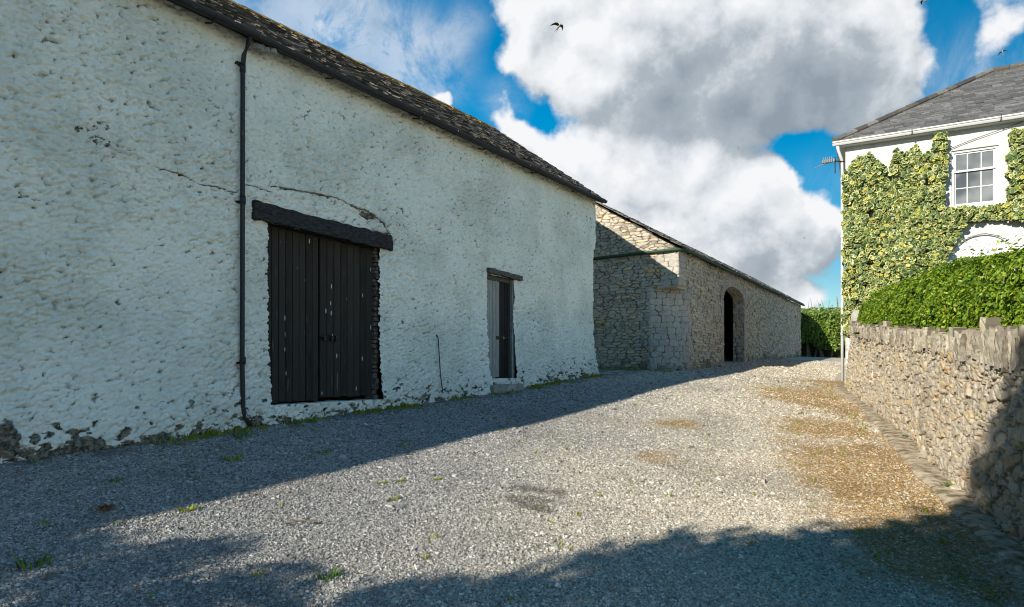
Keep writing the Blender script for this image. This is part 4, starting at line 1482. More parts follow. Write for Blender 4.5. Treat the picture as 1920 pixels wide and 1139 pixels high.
# ------------------------------------------------------------------ variegated ivy on the house
def ivy():
    n = 42000
    t = RNG.uniform(-.08, 5.6, n); z = RNG.uniform(.75, 6.62, n)
    ed = .5 * (fbm(t / .35, z / .35, 301, 4, .6) - .5)
    topz = 6.08 + .1 * np.sin(t * 5) + .42 * (vn(t / .16, t * 0, 303) - .4) - .35 * sst(.35, -.05, t)
    main = (t + ed * .5 < 2.42) & (t > -.06 + .10 * (vn(z / .2, z * 0, 304) - .5)) & (z < topz + ed * .5) & (z > 1.0 + .35 * sst(.6, 2.2, t))
    strand = (np.abs(t - 2.32) < .16 + .10 * ed) & (z > 5.2) & (z < 6.45)
    thin = RNG.random(n)
    under = (z > 3.98 - .2 * sst(3.6, 4.6, t) + ed * .4) & (z < 4.36 + ed * .25) & (t > 2.2)
    right = (t > 3.84 + ed * .4) & (z > 3.95) & (z < 6.30 + ed - .12 * (t - 4))
    reach = (t > 2.3) & (t < 3.0 - .5 * (4.1 - z)) & (z > 3.0 + ed) & (z < 4.1) & (thin < .75)
    ok = main | strand | under | right | reach
    ok &= ~((t > WT0 - .03) & (t < WT1 + .05) & (z > WZ0 - .02) & (z < WZ1))
    holes = fbm(t / .22, z / .22, 309, 3) < .27
    ok &= ~holes
    ok &= (thin < .55 + .45 * (vn(t / .5, z / .5, 310))) | strand
    t, z = t[ok], z[ok]
    n = len(t)
    thick = .07 + .46 * fbm(t / .6, z / .6, 307, 3)
    d = .025 + RNG.random(n) ** .55 * thick
    pos = HC + HA * t[:, None] + HN * d[:, None]
    pos[:, 2] = z
    nr = HN[None] * 1.0 + np.stack([RNG.normal(0, .6, n), RNG.normal(0, .6, n), RNG.normal(.2, .55, n)], 1)
    rot = rot_to(nr, RNG.normal(0, .8, n))
    ang = np.array([-90, -40, 5, 45, 90, 135, 175, 220]) * math.pi / 180
    rad = np.array([.62, .52, .50, .40, .40, .40, .50, .52])
    rad[0] = .62
    ox = np.cos(ang) * rad; oy = np.sin(ang) * rad
    T = np.concatenate([[(0, 0, .05)], np.stack([ox * .74, oy * .74, np.full(8, .02)], 1), np.stack([ox, oy, np.full(8, -.03)], 1)])
    TF = []
    mi = []
    for k in range(8):
        k2 = (k + 1) % 8
        TF.append((0, 1 + k, 1 + k2)); mi.append(0)
        TF.append((1 + k, 9 + k, 9 + k2)); mi.append(1)
        TF.append((1 + k, 9 + k2, 1 + k2)); mi.append(1)
    sc = RNG.uniform(.06, .14, n)
    Vl, Fl, nb_ = [], [], 0
    pick = RNG.choice(3, n, p=[.20, .42, .38])
    pick = np.where(d < .025 + .45 * thick, 3, pick)
    for q, inner in enumerate((.60, .80, .93, .985)):
        T2 = T.copy(); T2[1:9, :2] *= inner / .74
        k_ = pick == q
        v_, f_ = scatter(T2, np.array(TF), pos[k_], rot[k_], sc[k_])
        Vl.append(v_); Fl.append(f_ + nb_); nb_ += len(v_)
    V, F = np.concatenate(Vl), np.concatenate(Fl)
    o = thing('ivy', 'variegated green and cream ivy climbing the white house front', 'ivy', Hp(1.2, .1, .9))
    mesh_np('foliage', V, F, [M['ivy_green'], M['ivy_cream']], o, attrs=None, mi=np.tile(mi, n))
    m = MB()
    for i in range(16):
        t0 = random.uniform(.2, 2.2); pts = []
        z0 = 1.0
        tt = t0
        for k in range(12):
            pts.append(Hp(tt, .03 + .02 * random.random(), z0 + k * .4)); tt = min(2.35, max(.1, tt + random.uniform(-.12, .13)))
        m.tube(pts, .012, 5)
    m.tube([Hp(2.3, .04, 4.05), Hp(3.0, .05, 4.2), Hp(3.8, .05, 4.15), Hp(4.4, .05, 4.5), Hp(4.5, .05, 5.4)], .012, 5)
    m.build('stem', M['bark'], o, True)


ivy()

# ------------------------------------------------------------------ garden wall, coping, hedge
gw = thing('garden_wall', 'buff rubble garden wall with upright coping stones along the lane', 'garden wall', RW(11, -.2, -1.0))
WY0, WY1 = 2.6, 17.9


def cop0(y):
    return .0817 * (y - 6.0) + .02


def garden_wall():
    y = lin([WY0, 10, WY1], .0125)
    # coarser far away: stretch the run
    t = np.linspace(0, 1, 190)
    Y, T = np.meshgrid(y, t, indexing='ij')
    base = ground(RW0[0] + RWD[0] * (Y - 6.1), Y) - .25
    top = cop0(Y) + .09
    Z = base + (top - base) * T
    run = (Y - WY0) * 1.0785
    ZL = Z - .0817 * (Y - 6)                                    # courses climb with the lane
    j1, r1, tx, ty = rubble(run, ZL, .15, .082, 401, .95, .9, 3.2, .05)
    j2, r2, tx2, ty2 = rubble(run + 40, ZL, .25, .13, 421, .95, .9, 3.2, .06)
    sel = fbm(run / .7, ZL / .5, 403, 2) > .55
    j = np.where(sel, j2, j1); rn = np.where(sel, r2, r1); tx = np.where(sel, tx2, tx); ty = np.where(sel, ty2, ty)
    hg = Z - ground(RW0[0] + RWD[0] * (Y - 6.1), Y)
    d = .024 * sst(.0, .10, j) + .034 * (rn - .5) + .05 * (tx * (rn - .5) + ty * (r1 - .5)) + .036 * (fbm(run / .07, Z / .05, 404, 5, .65) - .5) + .09 * (fbm(run / 1.6, Z / .9, 405, 2) - .5)
    d += .16 * sst(1.5, 0, hg) - .04
    pock = fbm(run / .09, ZL / .06, 406, 4, .6)
    pock = pock + .10 * sst(.10, .0, j)
    d -= .05 * sst(.66, .74, pock)
    P = RW0 + RWD * (Y - 6.1)[..., None] + RWN * d[..., None]
    P[..., 2] = Z
    damp = .75 * sst(.25, .0, hg) * vn(run / .3, Z / .1, 407) + .9 * sst(.66, .74, pock) + .5 * sst(.66, .78, fbm(run / .5, ZL / .5, 408, 4))  # damp foot and patches; the pits are coloured dark too
    mesh_np('wall', P, grid_faces(len(y), 190), M['wall_stone'], gw, smooth=True, attrs={'rnd': rn, 'joint': j, 'ash': (fbm(run / .9, ZL / 1.2, 409, 2) > .6) * .4, 'damp': np.clip(damp, 0, 1)})
    m = MB()
    a, b = RW(WY0, -.05, -2.4), RW(WY1, -.05, -1.2)
    bk = -RWN * .38
    c, e = RW(WY0, -.05, cop0(WY0) + .02), RW(WY1, -.05, cop0(WY1) + .02)
    m.hexa([a, b, b + bk, a + bk, c, e, e + bk, c + bk])
    const_attrs(m.build('wall_core', M['wall_stone'], gw), rnd=.4, joint=.5, ash=.2, damp=.2)
    # upright coping stones, subdivided and worn
    Vs, at = [], []
    rg = np.random.default_rng(5)
    yy = WY0
    stones = []
    while yy < WY1 - .05:
        wthick = rg.choice([rg.uniform(.04, .08), rg.uniform(.05, .11), rg.uniform(.09, .17)])
        stones.append((yy, wthick)); yy += wthick / 1.0785 + .004
    nlev = 7
    ring = np.array([(-.5, -.12), (-.36, .02), (-.1, .05), (.12, .06), (.36, .02), (.5, -.12), (.5, -1), (-.5, -1)])
    VV, FF, rr, jj = [], [], [], []
    for y0, w in stones:
        h = rg.uniform(.20, .31) + (.12 if rg.random() < .05 else 0) + .10 * sst(9, 6.5, np.array(y0))
        lean = rg.normal(0, .05); d0 = rg.uniform(-.03, .03); zb_ = cop0(y0) + rg.uniform(-.08, .0)
        dp = rg.uniform(.24, .34)
        b0 = len(VV)
        rnd = rg.random()
        for k in range(nlev):
            f = k / (nlev - 1)
            tp = 1 - .12 * f - (.8 if f > .99 else .22 if f > .8 else 0) * rg.uniform(.4, 1.0)
            for (ru, rd) in ring:
                jit = rg.normal(0, .008, 3)
                p_ = RW(y0, d0 + .0, zb_ + h * f) + RWD / 1.0785 * (w * .5 + ru * w * tp + lean * f * h * 2) + RWN * (rd * dp * (1 - .1 * f)) + jit
                VV.append(p_); rr.append(rnd); jj.append(.015 if abs(ru) > .45 else .5)
        for k in range(nlev - 1):
            for q in range(8):
                FF.append((b0 + k * 8 + q, b0 + k * 8 + (q + 1) % 8, b0 + (k + 1) * 8 + (q + 1) % 8, b0 + (k + 1) * 8 + q))
        tq = b0 + (nlev - 1) * 8
        FF += [(tq, tq + 1, tq + 6, tq + 7), (tq + 1, tq + 2, tq + 5, tq + 6), (tq + 2, tq + 3, tq + 4, tq + 5)]
    z_ = np.zeros(len(VV))
    mesh_np('coping', np.array(VV), np.array(FF), M['coping'], gw, attrs={'rnd': np.array(rr), 'joint': np.array(jj), 'ash': z_, 'damp': z_})


garden_wall()

LEAF4 = np.array([(0, -.5, 0), (.28, 0, .07), (0, .5, 0), (-.28, 0, .07)])
LEAF4F = np.array([(0, 1, 2, 3)])
LEAF6 = np.array([(0, -.5, 0), (.22, -.2, .05), (.24, .1, .06), (0, .5, -.02), (-.24, .1, .06), (-.22, -.2, .05)])
LEAF6F = np.array([(0, 1, 2, 3), (0, 3, 4, 5)])


def hedge_top(y):
    return np.interp(y, [3, 6.3, 9, 13, 16.5, 18], [.9, 1.08, 1.45, 1.68, 1.80, 1.75]) + .10 * (vn(np.asarray(y) / 1.3, np.asarray(y) * 0, 501) - .5) - .55 * sst(16.6, 18.1, y)


def hedge():
    n = 66000
    y = RNG.uniform(3.0, 18.0, n)
    part = RNG.random(n)
    tp = hedge_top(y)
    zb_ = cop0(y) + .22
    bulge = .16 * (fbm(y / .5, part * 4, 502, 3) - .5)
    # front face, then top
    fz = part / .62
    frontm = part < .62
    zf = zb_ + (tp - zb_) * np.clip(fz, 0, 1)
    df = -.12 - .20 * np.clip(fz, 0, 1) ** 3 + .26 * (fbm(y / .35, zf / .3, 503, 3) - .5)
    dt = -.3 - 1.0 * (part - .62) / .38
    zt_ = tp + .08 * (fbm(y / .3, dt / .3, 504, 3) - .5) + .06
    d = np.where(frontm, df, dt); z = np.where(frontm, zf, zt_)
    dep = np.abs(RNG.normal(0, .06, n))
    d = d - np.where(frontm, dep, 0); z = z - np.where(frontm, 0, dep) + np.where(~frontm & (RNG.random(n) < .06), RNG.random(n) ** 2 * .30, 0)
    gap = (fbm(y / .22, z / .18, 505, 3) < .31) & frontm
    gap |= frontm & (np.abs(y - 7.85) < .10) & (z < cop0(y) + .55)
    ok = ~gap
    y, z, d, frontm = y[ok], z[ok], d[ok], frontm[ok]
    n = len(y)
    pos = RW0 + RWD * (y - 6.1)[:, None] + RWN * d[:, None]
    pos[:, 2] = z
    nr = np.where(frontm[:, None], RWN[None] * .8 + np.array([[0, 0, .45]]), np.array([[0, 0, 1.0]]) + RWN[None] * .2) + RNG.normal(0, .5, (n, 3))
    V, F = scatter(LEAF6, LEAF6F, pos, rot_to(nr, RNG.uniform(0, 6.28, n)), RNG.uniform(.038, .072, n))
    h = thing('hedge', 'clipped bright green hedge on top of the garden wall', 'hedge', RW(11, -.6, .4))
    mesh_np('foliage', V, F, M['hedge_leaf'], h)
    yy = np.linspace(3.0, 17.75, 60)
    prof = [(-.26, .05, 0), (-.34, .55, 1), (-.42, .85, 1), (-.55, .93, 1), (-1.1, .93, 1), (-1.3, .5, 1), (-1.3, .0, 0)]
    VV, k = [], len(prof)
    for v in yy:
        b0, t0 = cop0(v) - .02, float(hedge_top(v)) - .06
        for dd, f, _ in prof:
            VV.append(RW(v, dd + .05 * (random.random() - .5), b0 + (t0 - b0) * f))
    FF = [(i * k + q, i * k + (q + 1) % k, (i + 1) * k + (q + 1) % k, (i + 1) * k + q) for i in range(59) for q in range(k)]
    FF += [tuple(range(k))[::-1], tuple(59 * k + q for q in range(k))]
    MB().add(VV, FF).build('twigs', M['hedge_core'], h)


hedge()

# ground of the raised garden behind the wall
m = MB()
gpnts = [RW(2.6, -.40, cop0(2.6) - .08), RW(17.8, -.40, cop0(17.8) - .08), Hp(.15, .05, .55), Hp(12, .05, .5), np.array([22, 2.6, .2])]
k = len(gpnts)
m.add(gpnts + [p_ - np.array([0, 0, 2.6]) for p_ in gpnts], [tuple(range(k))[::-1]] + [(i, (i + 1) % k, (i + 1) % k + k, i + k) for i in range(k)])
m.build('garden_soil', M['hedge_core'])['kind'] = 'structure'

# stone gate pier by the house corner
gp0 = np.array([9.72, 18.05])
pz = float(ground(*gp0)) - .2


def pier():
    o = thing('gate_pier', 'weathered concrete gate pier with white painted edge at wall end', 'pier', (gp0[0], gp0[1], pz + .2))
    V, F = [], []
    nl = 22
    for k in range(nl):
        z = pz + (1.62 - pz) * k / (nl - 1)
        tp = 1.0 if k < nl - 3 else (1.0, .9, .55)[k - nl + 3]
        for a, b in ((-.14, -.15), (0, -.16), (.14, -.15), (.14, .15), (-.14, .15)):
            j = np.random.default_rng(k * 7 + int(a * 100) + 50).normal(0, .006, 2)
            p = HA * (a * tp) - HN * (b * tp)
            V.append((gp0[0] + p[0] + j[0], gp0[1] + p[1] + j[1], z))
    for k in range(nl - 1):
        for q in range(5):
            F.append((k * 5 + q, k * 5 + (q + 1) % 5, (k + 1) * 5 + (q + 1) % 5, (k + 1) * 5 + q))
    F.append(tuple((nl - 1) * 5 + q for q in range(5)))
    MB().add(V, F).build('shaft', M['concrete'], o)
    m = MB()
    c = np.array([gp0[0], gp0[1], 0]) + HA * .148 + HN * .10
    m.obox((c[0], c[1], pz + .75), HA, HN, (0, 0, 1), .07, .055, 1.42 - pz - .75)
    m.build('edge_strip', M['old_white'], o)


pier()

# drain channel of worn concrete at the foot of the wall
def channel():
    y = lin([2.7, 18.2], .03)
    dd = np.array([.05, .09, .13, .17, .21, .25, .28, .31, .34, .37, .44])
    hh = np.array([.012, .008, .004, .002, .001, .001, .0, .0, -.002, -.006, -.035])
    Y, K = np.meshgrid(y, np.arange(len(dd)), indexing='ij')
    D = dd[K]; Hh = hh[K]
    D = D * (1 + sst(.22, .44, D) * (.5 * (fbm(Y / 1.3, Y * 0, 601, 2) - .5) + .3 * (vn(Y / 2.2, Y * 0, 603) - .5)))
    P = RW0 + RWD * (Y - 6.1)[..., None] + RWN * D[..., None]
    br = sst(.60, .70, fbm(Y / .45, D / .4, 605, 4, .6))                   # broken places
    Z = ground(P[..., 0], P[..., 1]) + Hh + .014 + .004 * (fbm(Y / .3, D / .3, 604, 4, .6) - .5) - .002 * br
    P[..., 2] = Z
    mesh_np('kerb', P, grid_faces(len(y), len(dd)), M['channel'], smooth=True)['kind'] = 'structure'


channel()

# ------------------------------------------------------------------ hedgerow at the end of the lane
def hedgerow():
    a = np.array([15.5, 39.6, 0]); b = np.array([31.0, 37.0, 0])
    u = b - a; L = np.linalg.norm(u); u /= L
    nn = np.array([u[1], -u[0], 0])
    n = 26000
    s = RNG.uniform(0, L, n); f = RNG.random(n)
    gb0 = ground(a[0] + u[0] * s, a[1] + u[1] * s)
    top = 3.72 + .5 * (fbm(s / 1.5, s * 0, 701, 3) - .5) + gb0 * 0
    low = gb0 + .35 + .7 * vn(s / .8, s * 0, 702)
    z = low + (top - low) * f
    d = .45 * (fbm(s / .7, z / .6, 703, 3) - .3) + .5 - np.abs(RNG.normal(0, .22, n)) - .7 * sst(.8, 1, f)
    sprig = RNG.random(n) < .02
    z = np.where(sprig & (f > .8), z + RNG.random(n) * .5, z)
    ok = fbm(s / .4, z / .4, 704, 3) > .33
    s, z, d = s[ok], z[ok], d[ok]
    n = len(s)
    pos = a + u * s[:, None] + nn * d[:, None]
    pos[:, 2] = z
    nr = nn[None] * .8 + np.array([[0, 0, .4]]) + RNG.normal(0, .55, (n, 3))
    V, F = scatter(LEAF6, LEAF6F, pos, rot_to(nr, RNG.uniform(0, 6.28, n)), RNG.uniform(.10, .20, n))
    o = thing('hedgerow', 'tall untrimmed green hedgerow closing the far end of the lane', 'hedge', a + u * 5 + np.array([0, 0, .6]))
    mesh_np('foliage', V, F, M['far_leaf'], o)
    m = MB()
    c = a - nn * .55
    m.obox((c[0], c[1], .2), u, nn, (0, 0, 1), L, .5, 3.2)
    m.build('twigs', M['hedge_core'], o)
    for k in range(26):
        s0 = random.uniform(.5, L - .5); p = a + u * s0 + nn * random.uniform(-.1, .35)
        z0 = float(ground(p[0], p[1]))
        q = p + u * random.uniform(-.5, .5)
        m = MB()
        m.tube([(p[0], p[1], z0 - .1), ((p[0] + q[0]) / 2, (p[1] + q[1]) / 2, z0 + .7), (q[0], q[1], z0 + 1.7)], [.06, .05, .03], 6)
        m.build('stem', M['bark'], o)
    for k in range(16):
        s0 = random.uniform(1.5, 7); p = a + u * s0 - nn * .1
        q = p + u * random.uniform(-.25, .25)
        m = MB()
        m.tube([(p[0], p[1], 3.3), (q[0], q[1], 3.95 + random.random() * .45)], [.02, .008], 5)
        m.build('twig', M['bark'], o)


hedgerow()

# ------------------------------------------------------------------ trees behind the camera that shade the foreground
LP = np.array([LH[1], -LH[0], 0.0])
LH0 = WD * math.cos(R(8.2)) + WN * math.sin(R(8.2)); LP0 = np.array([LH0[1], -LH0[0], 0.0]); T0 = math.tan(R(19.0))


def clump_at(along, lat, h):
    """place of a clump of leaves whose shade lies where it should on the lane"""
    dist = (h + 1.3) / T0
    spot = LH0 * (along + dist) + LP0 * lat
    return spot - LH * ((h + 1.3) / math.tan(SUN_EL))


def shade_tree(name, label, along, base_lat, clumps, leaf, per, trunk_r, nudge=(0, 0)):
    base = clump_at(along, base_lat, np.mean([c[1] for c in clumps]))
    zb_ = float(ground(base[0], base[1]))
    o = thing(name, label, 'tree', (base[0], base[1], zb_))
    m = MB()
    top = max(c[1] for c in clumps)
    m.tube([(base[0], base[1], zb_ - .2), (base[0] + .1, base[1], zb_ + 1.2), (base[0] + .05, base[1] + .1, top - .6)], [trunk_r, trunk_r * .8, trunk_r * .4], 10)
    P = []
    for lat, h, r, dens_ in clumps:
        lat, h = lat + nudge[0], h + nudge[1]
        c = clump_at(along, lat, h)
        m.tube([(base[0], base[1], max(zb_ + .8, h - 1.6)), ((base[0] + c[0]) / 2, (base[1] + c[1]) / 2, h - .5), (c[0], c[1], h)], [trunk_r * .5, trunk_r * .3, .02], 6)
        n = int(per * r ** 2 * dens_)
        dv = RNG.normal(0, 1, (n, 3)); dv /= np.linalg.norm(dv, axis=1, keepdims=True)
        rad = r * RNG.random(n) ** (1 / 2.2) * (1 + .3 * (RNG.random(n) - .5))
        pp_ = dv * rad[:, None]
        P.append(np.array([c[0], c[1], h]) + pp_)
    m.build('trunk', M['bark'], o, True)
    P = np.concatenate(P)
    n = len(P)
    V, F = scatter(LEAF6, LEAF6F, P, rot_to(RNG.normal(0, 1, (n, 3)), RNG.uniform(0, 6.28, n)), RNG.uniform(.7, 1.4, n) * leaf)
    mesh_np('crown', V, F, M['tree_leaf'], o)


shade_tree('tree', 'dense broadleaf tree standing in the yard behind the photographer', -12.0, .6,
           [(-2.75, 3.05, .75, 1.2), (-3.1, 2.5, .6, 1.1), (-2.2, 3.75, .7, 1.2), (-1.45, 4.05, .8, 1.3), (-.7, 4.5, .9, 1.3), (-.1, 5.2, .95, 1.3), (.7, 5.6, 1.3, 1.3), (1.6, 5.4, 1.4, 1.2), (-1.2, 2.9, 1.1, 1.3),
            (0.1, 3.8, 1.3, 1.3), (1.2, 3.9, 1.5, 1.2), (-.1, 2.4, 1.2, 1.2), (2.4, 4.4, 1.4, 1.0), (-1.9, 2.6, .9, 1.4), (-.6, 3.3, 1.0, 1.5), (.6, 2.9, 1.1, 1.5), (-1.4, 3.3, .8, 1.5), (.4, 4.6, 1.0, 1.5), (-.9, 2.0, .9, 1.4), (1.2, 2.2, 1.1, 1.3)], .19, 1500, .22, (-.1, .28))
BROKEN = []
_r = random.Random(12)
for _ in range(108):
    _lat = _r.uniform(-8.2, -2.2); _h = .45 + 1.6 * _r.random() ** 1.2 - .45 * max(0, _lat + 4.0) - .22 * max(0, -4.8 - _lat)
    BROKEN.append((_lat, _h, _r.uniform(.14, .40), 1.0))
shade_tree('tree', 'young loose leaved tree beside the white barn behind the photographer', -8.0, -4.9,
           BROKEN, .085, 5200, .09, (0, .12))


# ------------------------------------------------------------------ grass, weeds and litter
def blades(P, h, n_per, mat, name, parent=None, spread=.04, flat=.5):
    V, F = [], []
    rg = np.random.default_rng(len(P))
    out = []
    for c, hh in zip(P, h):
        k = max(3, int(n_per * rg.uniform(.6, 1.3)))
        a = rg.uniform(0, 6.28, k); r = spread * np.sqrt(rg.random(k)) * (hh / .06)
        b = np.stack([c[0] + r * np.cos(a), c[1] + r * np.sin(a), np.full(k, c[2])], 1)
        ln = rg.uniform(.5, 1.2, k) * hh
        a2 = a + rg.normal(0, .5, k)
        tilt = rg.uniform(.2, 1.1, k) * flat
        tip = b + np.stack([np.cos(a2) * ln * tilt, np.sin(a2) * ln * tilt, ln * np.sqrt(np.clip(1 - tilt ** 2 * .6, .1, 1))], 1)
        wv_ = np.stack([-np.sin(a2), np.cos(a2), np.zeros(k)], 1) * (.0045 + .05 * hh)[..., None] if False else np.stack([-np.sin(a2), np.cos(a2), np.zeros(k)], 1) * (.003 + .045 * hh)
        midp = b * .5 + tip * .5 + np.array([0, 0, .12 * hh])
        out.append(np.stack([b - wv_ * .7, b + wv_ * .7, midp + wv_, midp - wv_, tip], 1).reshape(-1, 3))
    V = np.concatenate(out)
    k = len(V) // 5
    base = (np.arange(k) * 5)[:, None]
    F = np.concatenate([base + np.array([[0, 1, 2]]), base + np.array([[0, 2, 3]]), base + np.array([[3, 2, 4]])])
    return mesh_np(name, V, F, mat, parent)


def scatter_grass():
    P, H = [], []
    def put(x, y, h):
        P.append((x, y, float(gz(x, y)))); H.append(h)
    rg = random.Random(5)
    # foot of the white barn
    for i in range(1500):
        s = rg.uniform(2.0, 15.4); off = .05 + abs(rg.gauss(0, .16))
        if vn(np.array([s / .5]), np.array([3.3]), 801)[0] < .5: continue
        p = W(s, off, 0); put(p[0], p[1], rg.uniform(.02, .075))
    for i in range(80):                                          # before the stone gable
        p = CB + GD * rg.uniform(.1, 3.2) - FD * rg.uniform(.06, .5); put(p[0], p[1], rg.uniform(.04, .09))
    for i in range(150):                                         # foot of the garden wall and edge of the channel
        v = rg.uniform(4, 17.6); d = rg.choice([.12, .14, .62, .68]) + rg.gauss(0, .04)
        if vn(np.array([v / .6]), np.array([1.3]), 802)[0] < .48: continue
        p = RW(v, max(.1, d), 0); put(p[0], p[1], rg.uniform(.02, .07))
    for i in range(700):                                         # strays over the lane
        x, y = rg.uniform(-5, 8), rg.uniform(3.4, 16)
        if barn_off(np.array(x), np.array(y)) < .1 or wall_d(np.array(x), np.array(y)) < .7: continue
        if fbm(np.array([x / 1.5]), np.array([y / 1.5]), 805, 3)[0] < .47: continue
        put(x, y, rg.uniform(.018, .05))
    for i in range(160):                                         # far verge near the house
        p = gpt(rg.uniform(1420, 1570), rg.uniform(688, 735))
        if wall_d(p[0], p[1]) > .5: put(p[0], p[1], rg.uniform(.02, .05))
    o = blades(P, H, 9, M['grass'], 'grass', None, .045, .8)
    tag(o, 'sparse short grass and moss tufts dotted through the gravel', 'grass', kind='stuff')


scatter_grass()

TUFTS = [(607, 850, .06, 'yellow green grass tuft in sunlit gravel in front of the double doors', 1), (65, 1062, .10, 'dark green grass tuft in tree shade near the lower left corner', 0),
         (620, 1082, .08, 'broad green weed clump in tree shade at the bottom of the lane', 0), (740, 936, .045, 'yellowish grass tuft alone in the gravel below three paired tufts', 1),
         (717, 905, .045, 'yellow grass tuft left of its twin in the mid lane gravel', 1), (752, 905, .045, 'green grass tuft right of its twin in the mid lane gravel', 1),
         (822, 904, .04, 'small flat green tuft right of the paired tufts in gravel', 1), (352, 958, .06, 'upright yellow green seedling in sunny gravel left of the pipe', 1),
         (440, 862, .10, 'tall thin weed at the shadow edge below the drainpipe', 1), (220, 901, .05, 'low spreading green tuft at the shadow edge left of the pipe', 0),
         (455, 822, .12, 'leafy green weed clump at the foot of the black drainpipe', 0), (1783, 915, .09, 'bright green weed growing beside the loose stone on the drain channel', 0),
         (1705, 822, .09, 'green weed growing from the foot of the sunlit garden wall', 0)]
for px, py, h, lb, yel in TUFTS:
    c = gpt(px, py)
    c[2] = float(gz(c[0], c[1]))
    o = blades([c, c + np.array([.02, .025, 0]), c + np.array([-.02, -.02, 0])], [h * 1.05, h * .75, h * .8], 14, M['grass'] if yel else M['weed'], 'grass_tuft' if yel else 'weed', None, .05, .7)
    tag(o, lb, 'grass tuft' if yel else 'weed', 'grass tufts and weeds in the gravel')


def fern(c, label, size, seed):
    rg = np.random.default_rng(seed)
    P, Rn, S = [], [], []
    for k in range(9):
        a = rg.uniform(0, 6.28); L = size * rg.uniform(.7, 1.1)
        for q in range(9):
            f = q / 8
            out = RWN * math.cos(a) * .6 + RWD / 1.08 * math.sin(a) + RWN * .4
            p = c + out * L * f + np.array([0, 0, L * (.7 * f - .9 * f * f)])
            for sgn in (-1, 1):
                sd_ = np.cross(out, (0, 0, 1)) * sgn * size * .16 * (1 - f * .7)
                P.append(p + sd_); Rn.append(np.array([0, 0, 1]) + RWN * .5 + rg.normal(0, .2, 3)); S.append(size * .38 * (1.1 - f * .7))
    P = np.array(P)
    V, F = scatter(LEAF6, LEAF6F, P, rot_to(np.array(Rn), rg.uniform(0, 6.28, len(P))), np.array(S))
    return tag(mesh_np('fern', V, F, M['weed'], None), label, 'fern')


fern(RW(15.9, .06, cop0(15.9) + .02), 'bright green fern hanging over the coping near the gate pier', .20, 1)
fern(RW(13.2, .05, cop0(13.2) + .30), 'small fern sprouting between coping stones under the middle of hedge', .17, 2)

# dead leaves and stones
c = gpt(197, 956)
P = np.array([c + np.array([RNG.normal(0, .042), RNG.normal(0, .035), .012 + RNG.random() * .03]) for _ in range(34)])
V, F = scatter(LEAF6, LEAF6F, P, rot_to(np.array([0, 0, 1.0]) + RNG.normal(0, .5, (34, 3)), RNG.uniform(0, 6.28, 34)), RNG.uniform(.04, .07, 34))
tag(mesh_np('leaf_pile', V, F, M['dead_leaf']), 'small heap of brown dead leaves on sunny gravel at the left', 'leaves')
P = []
for i in range(150):
    s = random.uniform(2.2, 9.5); off = .1 + abs(random.gauss(0, .45))
    p = W(s, off, 0); P.append((p[0], p[1], float(gz(p[0], p[1])) + .02))
for i in range(60):
    p = RW(random.uniform(4.5, 12), .12 + abs(random.gauss(0, .3)), 0); P.append((p[0], p[1], float(gz(p[0], p[1])) + .03))
P = np.array(P); n = len(P)
V, F = scatter(LEAF6, LEAF6F, P, rot_to(np.array([0, 0, 1.0]) + RNG.normal(0, .35, (n, 3)), RNG.uniform(0, 6.28, n)), RNG.uniform(.025, .05, n))
tag(mesh_np('leaf_litter', V, F, M['dead_leaf']), 'brown fallen leaves scattered at the feet of the walls', 'leaves', kind='stuff')
m = MB()
c = gpt(560, 987)
for a, b, z0, z1, r in (((-.13, -.03), (.13, .05), .03, .04, .008), ((.02, .01), (.08, .07), .035, .06, .005)):
    m.tube([(c[0] + a[0], c[1] + a[1], c[2] + z0), (c[0] + (a[0] + b[0]) / 2, c[1] + (a[1] + b[1]) / 2 + .01, c[2] + (z0 + z1) / 2 + .01), (c[0] + b[0], c[1] + b[1], c[2] + z1)], r, 6)
tag(m.build('twig', M['bark']), 'short brown twig lying on the gravel in broken shade', 'twig')


def boulder(px, py, r, label, seed, mat='wall_stone', lift=.3):
    rg = np.random.default_rng(seed)
    c = gpt(px, py); c[2] = float(gz(c[0], c[1])) + r * lift
    nu, nv = 10, 7
    V = []
    for i in range(nv):
        th = math.pi * i / (nv - 1)
        for j in range(nu):
            ph = 2 * math.pi * j / nu
            q = np.array([math.sin(th) * math.cos(ph), math.sin(th) * math.sin(ph), math.cos(th)])
            q = np.sign(q) * np.abs(q) ** .75
            V.append(c + q * np.array([r * 1.3, r, r * .65]) * rg.uniform(.82, 1.12))
    F = [(i * nu + j, i * nu + (j + 1) % nu, (i + 1) * nu + (j + 1) % nu, (i + 1) * nu + j) for i in range(nv - 1) for j in range(nu)]
    o = mesh_np('stone', np.array(V), np.array(F), M[mat])
    const_attrs(o, rnd=rg.random(), joint=.5, ash=.3, damp=0)
    return tag(o, label, 'stone')


boulder(1800, 917, .075, 'flat loose stone lying on the drain channel beside a bright weed', 1)
boulder(1190, 1110, .035, 'pale fist sized stone in the shaded gravel at the bottom', 2)
boulder(15, 852, .16, 'rough boulder at the barn foot at the extreme left edge', 4, 'wall_stone', .3)

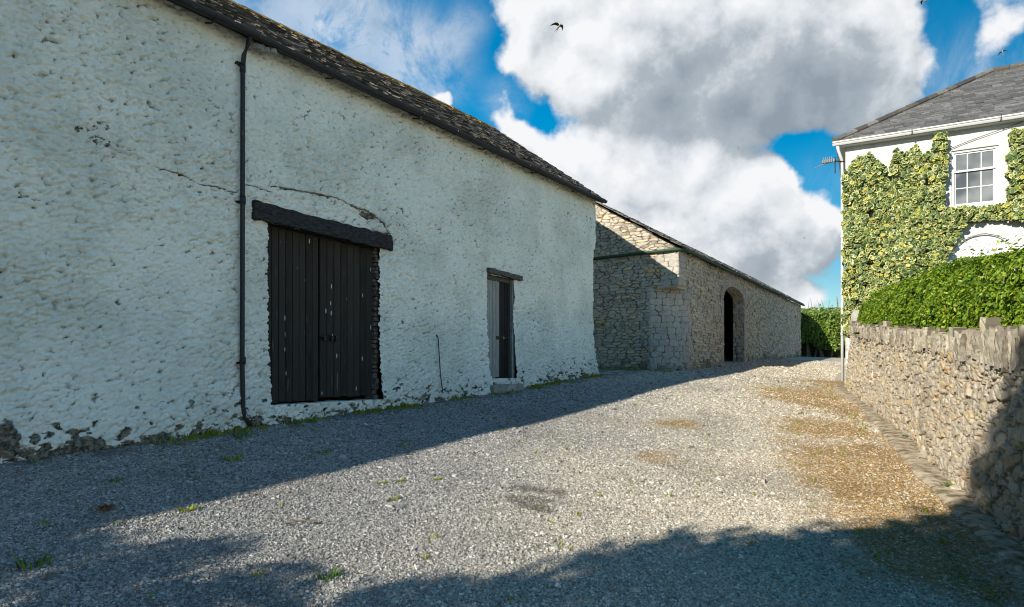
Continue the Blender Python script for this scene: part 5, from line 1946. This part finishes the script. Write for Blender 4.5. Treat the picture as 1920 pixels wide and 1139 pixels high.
# ------------------------------------------------------------------ swallows
def bird_mesh():
    body = MB()
    n = 8
    prof = [(-.085, .002), (-.06, .012), (-.02, .02), (.02, .019), (.05, .014), (.07, .011), (.085, .002)]
    V = []
    for y, r in prof:
        for k in range(n):
            a = 2 * math.pi * k / n
            V.append((r * math.cos(a), y, r * .9 * math.sin(a)))
    F = [(i * n + k, i * n + (k + 1) % n, (i + 1) * n + (k + 1) % n, (i + 1) * n + k) for i in range(len(prof) - 1) for k in range(n)]
    body.add(V, F)
    for sg in (-1, 1):                                           # forked tail
        body.add([(sg * .002, -.05, .004), (sg * .016, -.06, .004), (sg * .034, -.17, .004), (sg * .010, -.09, .002), (sg * .008, -.06, -.003), (sg * .018, -.1, -.003)], [(0, 1, 2, 3), (4, 5, 2, 3), (0, 3, 4), (1, 2, 5)])
    wings = []
    for sg in (-1, 1):
        w = MB()
        pts = [(.012, .035), (.06, .055), (.11, .035), (.15, -.02), (.175, -.085), (.13, -.04), (.09, -.012), (.05, -.005), (.012, -.01)]
        k = len(pts)
        z = [.006 + .25 * x for x, _ in pts]
        w.add([(sg * x, y, zz + .003) for (x, y), zz in zip(pts, z)] + [(sg * x, y, zz - .003) for (x, y), zz in zip(pts, z)],
              [tuple(range(k)), tuple(range(k, 2 * k))[::-1]] + [(i, (i + 1) % k, (i + 1) % k + k, i + k) for i in range(k)])
        wings.append(w)
    return body, wings


def at_px(px, py, Y):
    return ((px - 960) / 1200 * Y, Y, (690 - py) / 1200 * Y)


b0 = None
BIRDS = [(1048, 50, 11.0, (30, 0, 215), 'nearest swallow with swept wings before the big white cloud'), (1880, 98, 22.0, (60, 20, 150), 'dark swallow gliding in blue sky above the house roof'),
         (1384, 279, 48.0, (20, 10, 80), 'tiny swallow below the big grey cloud'), (1508, 447, 55.0, (10, 30, 40), 'tiny distant swallow low over the stone barn roof'),
         (1732, 1, 17.0, (15, 25, 100), 'swallow cut by the top edge of the sky')]
for px, py, Y, rt, lb in BIRDS:
    e = bpy.data.objects.new('swallow', None)
    COL.objects.link(e)
    if b0 is None:
        bd, ws = bird_mesh()
        parts = [bd.build('body', M['bird_pale'], None, True)] + [w.build('wing', M['bird_dark'], None) for w in ws]
        for p_ in parts: p_.parent = e
        b0 = parts
    else:
        for p_ in b0:
            c = p_.copy(); COL.objects.link(c); c.parent = e
    e.scale = (.8, .8, .8)
    e.location = at_px(px, py, Y)
    e.rotation_euler = tuple(R(a) for a in rt)
    tag(e, lb, 'bird', 'swallows in the sky')
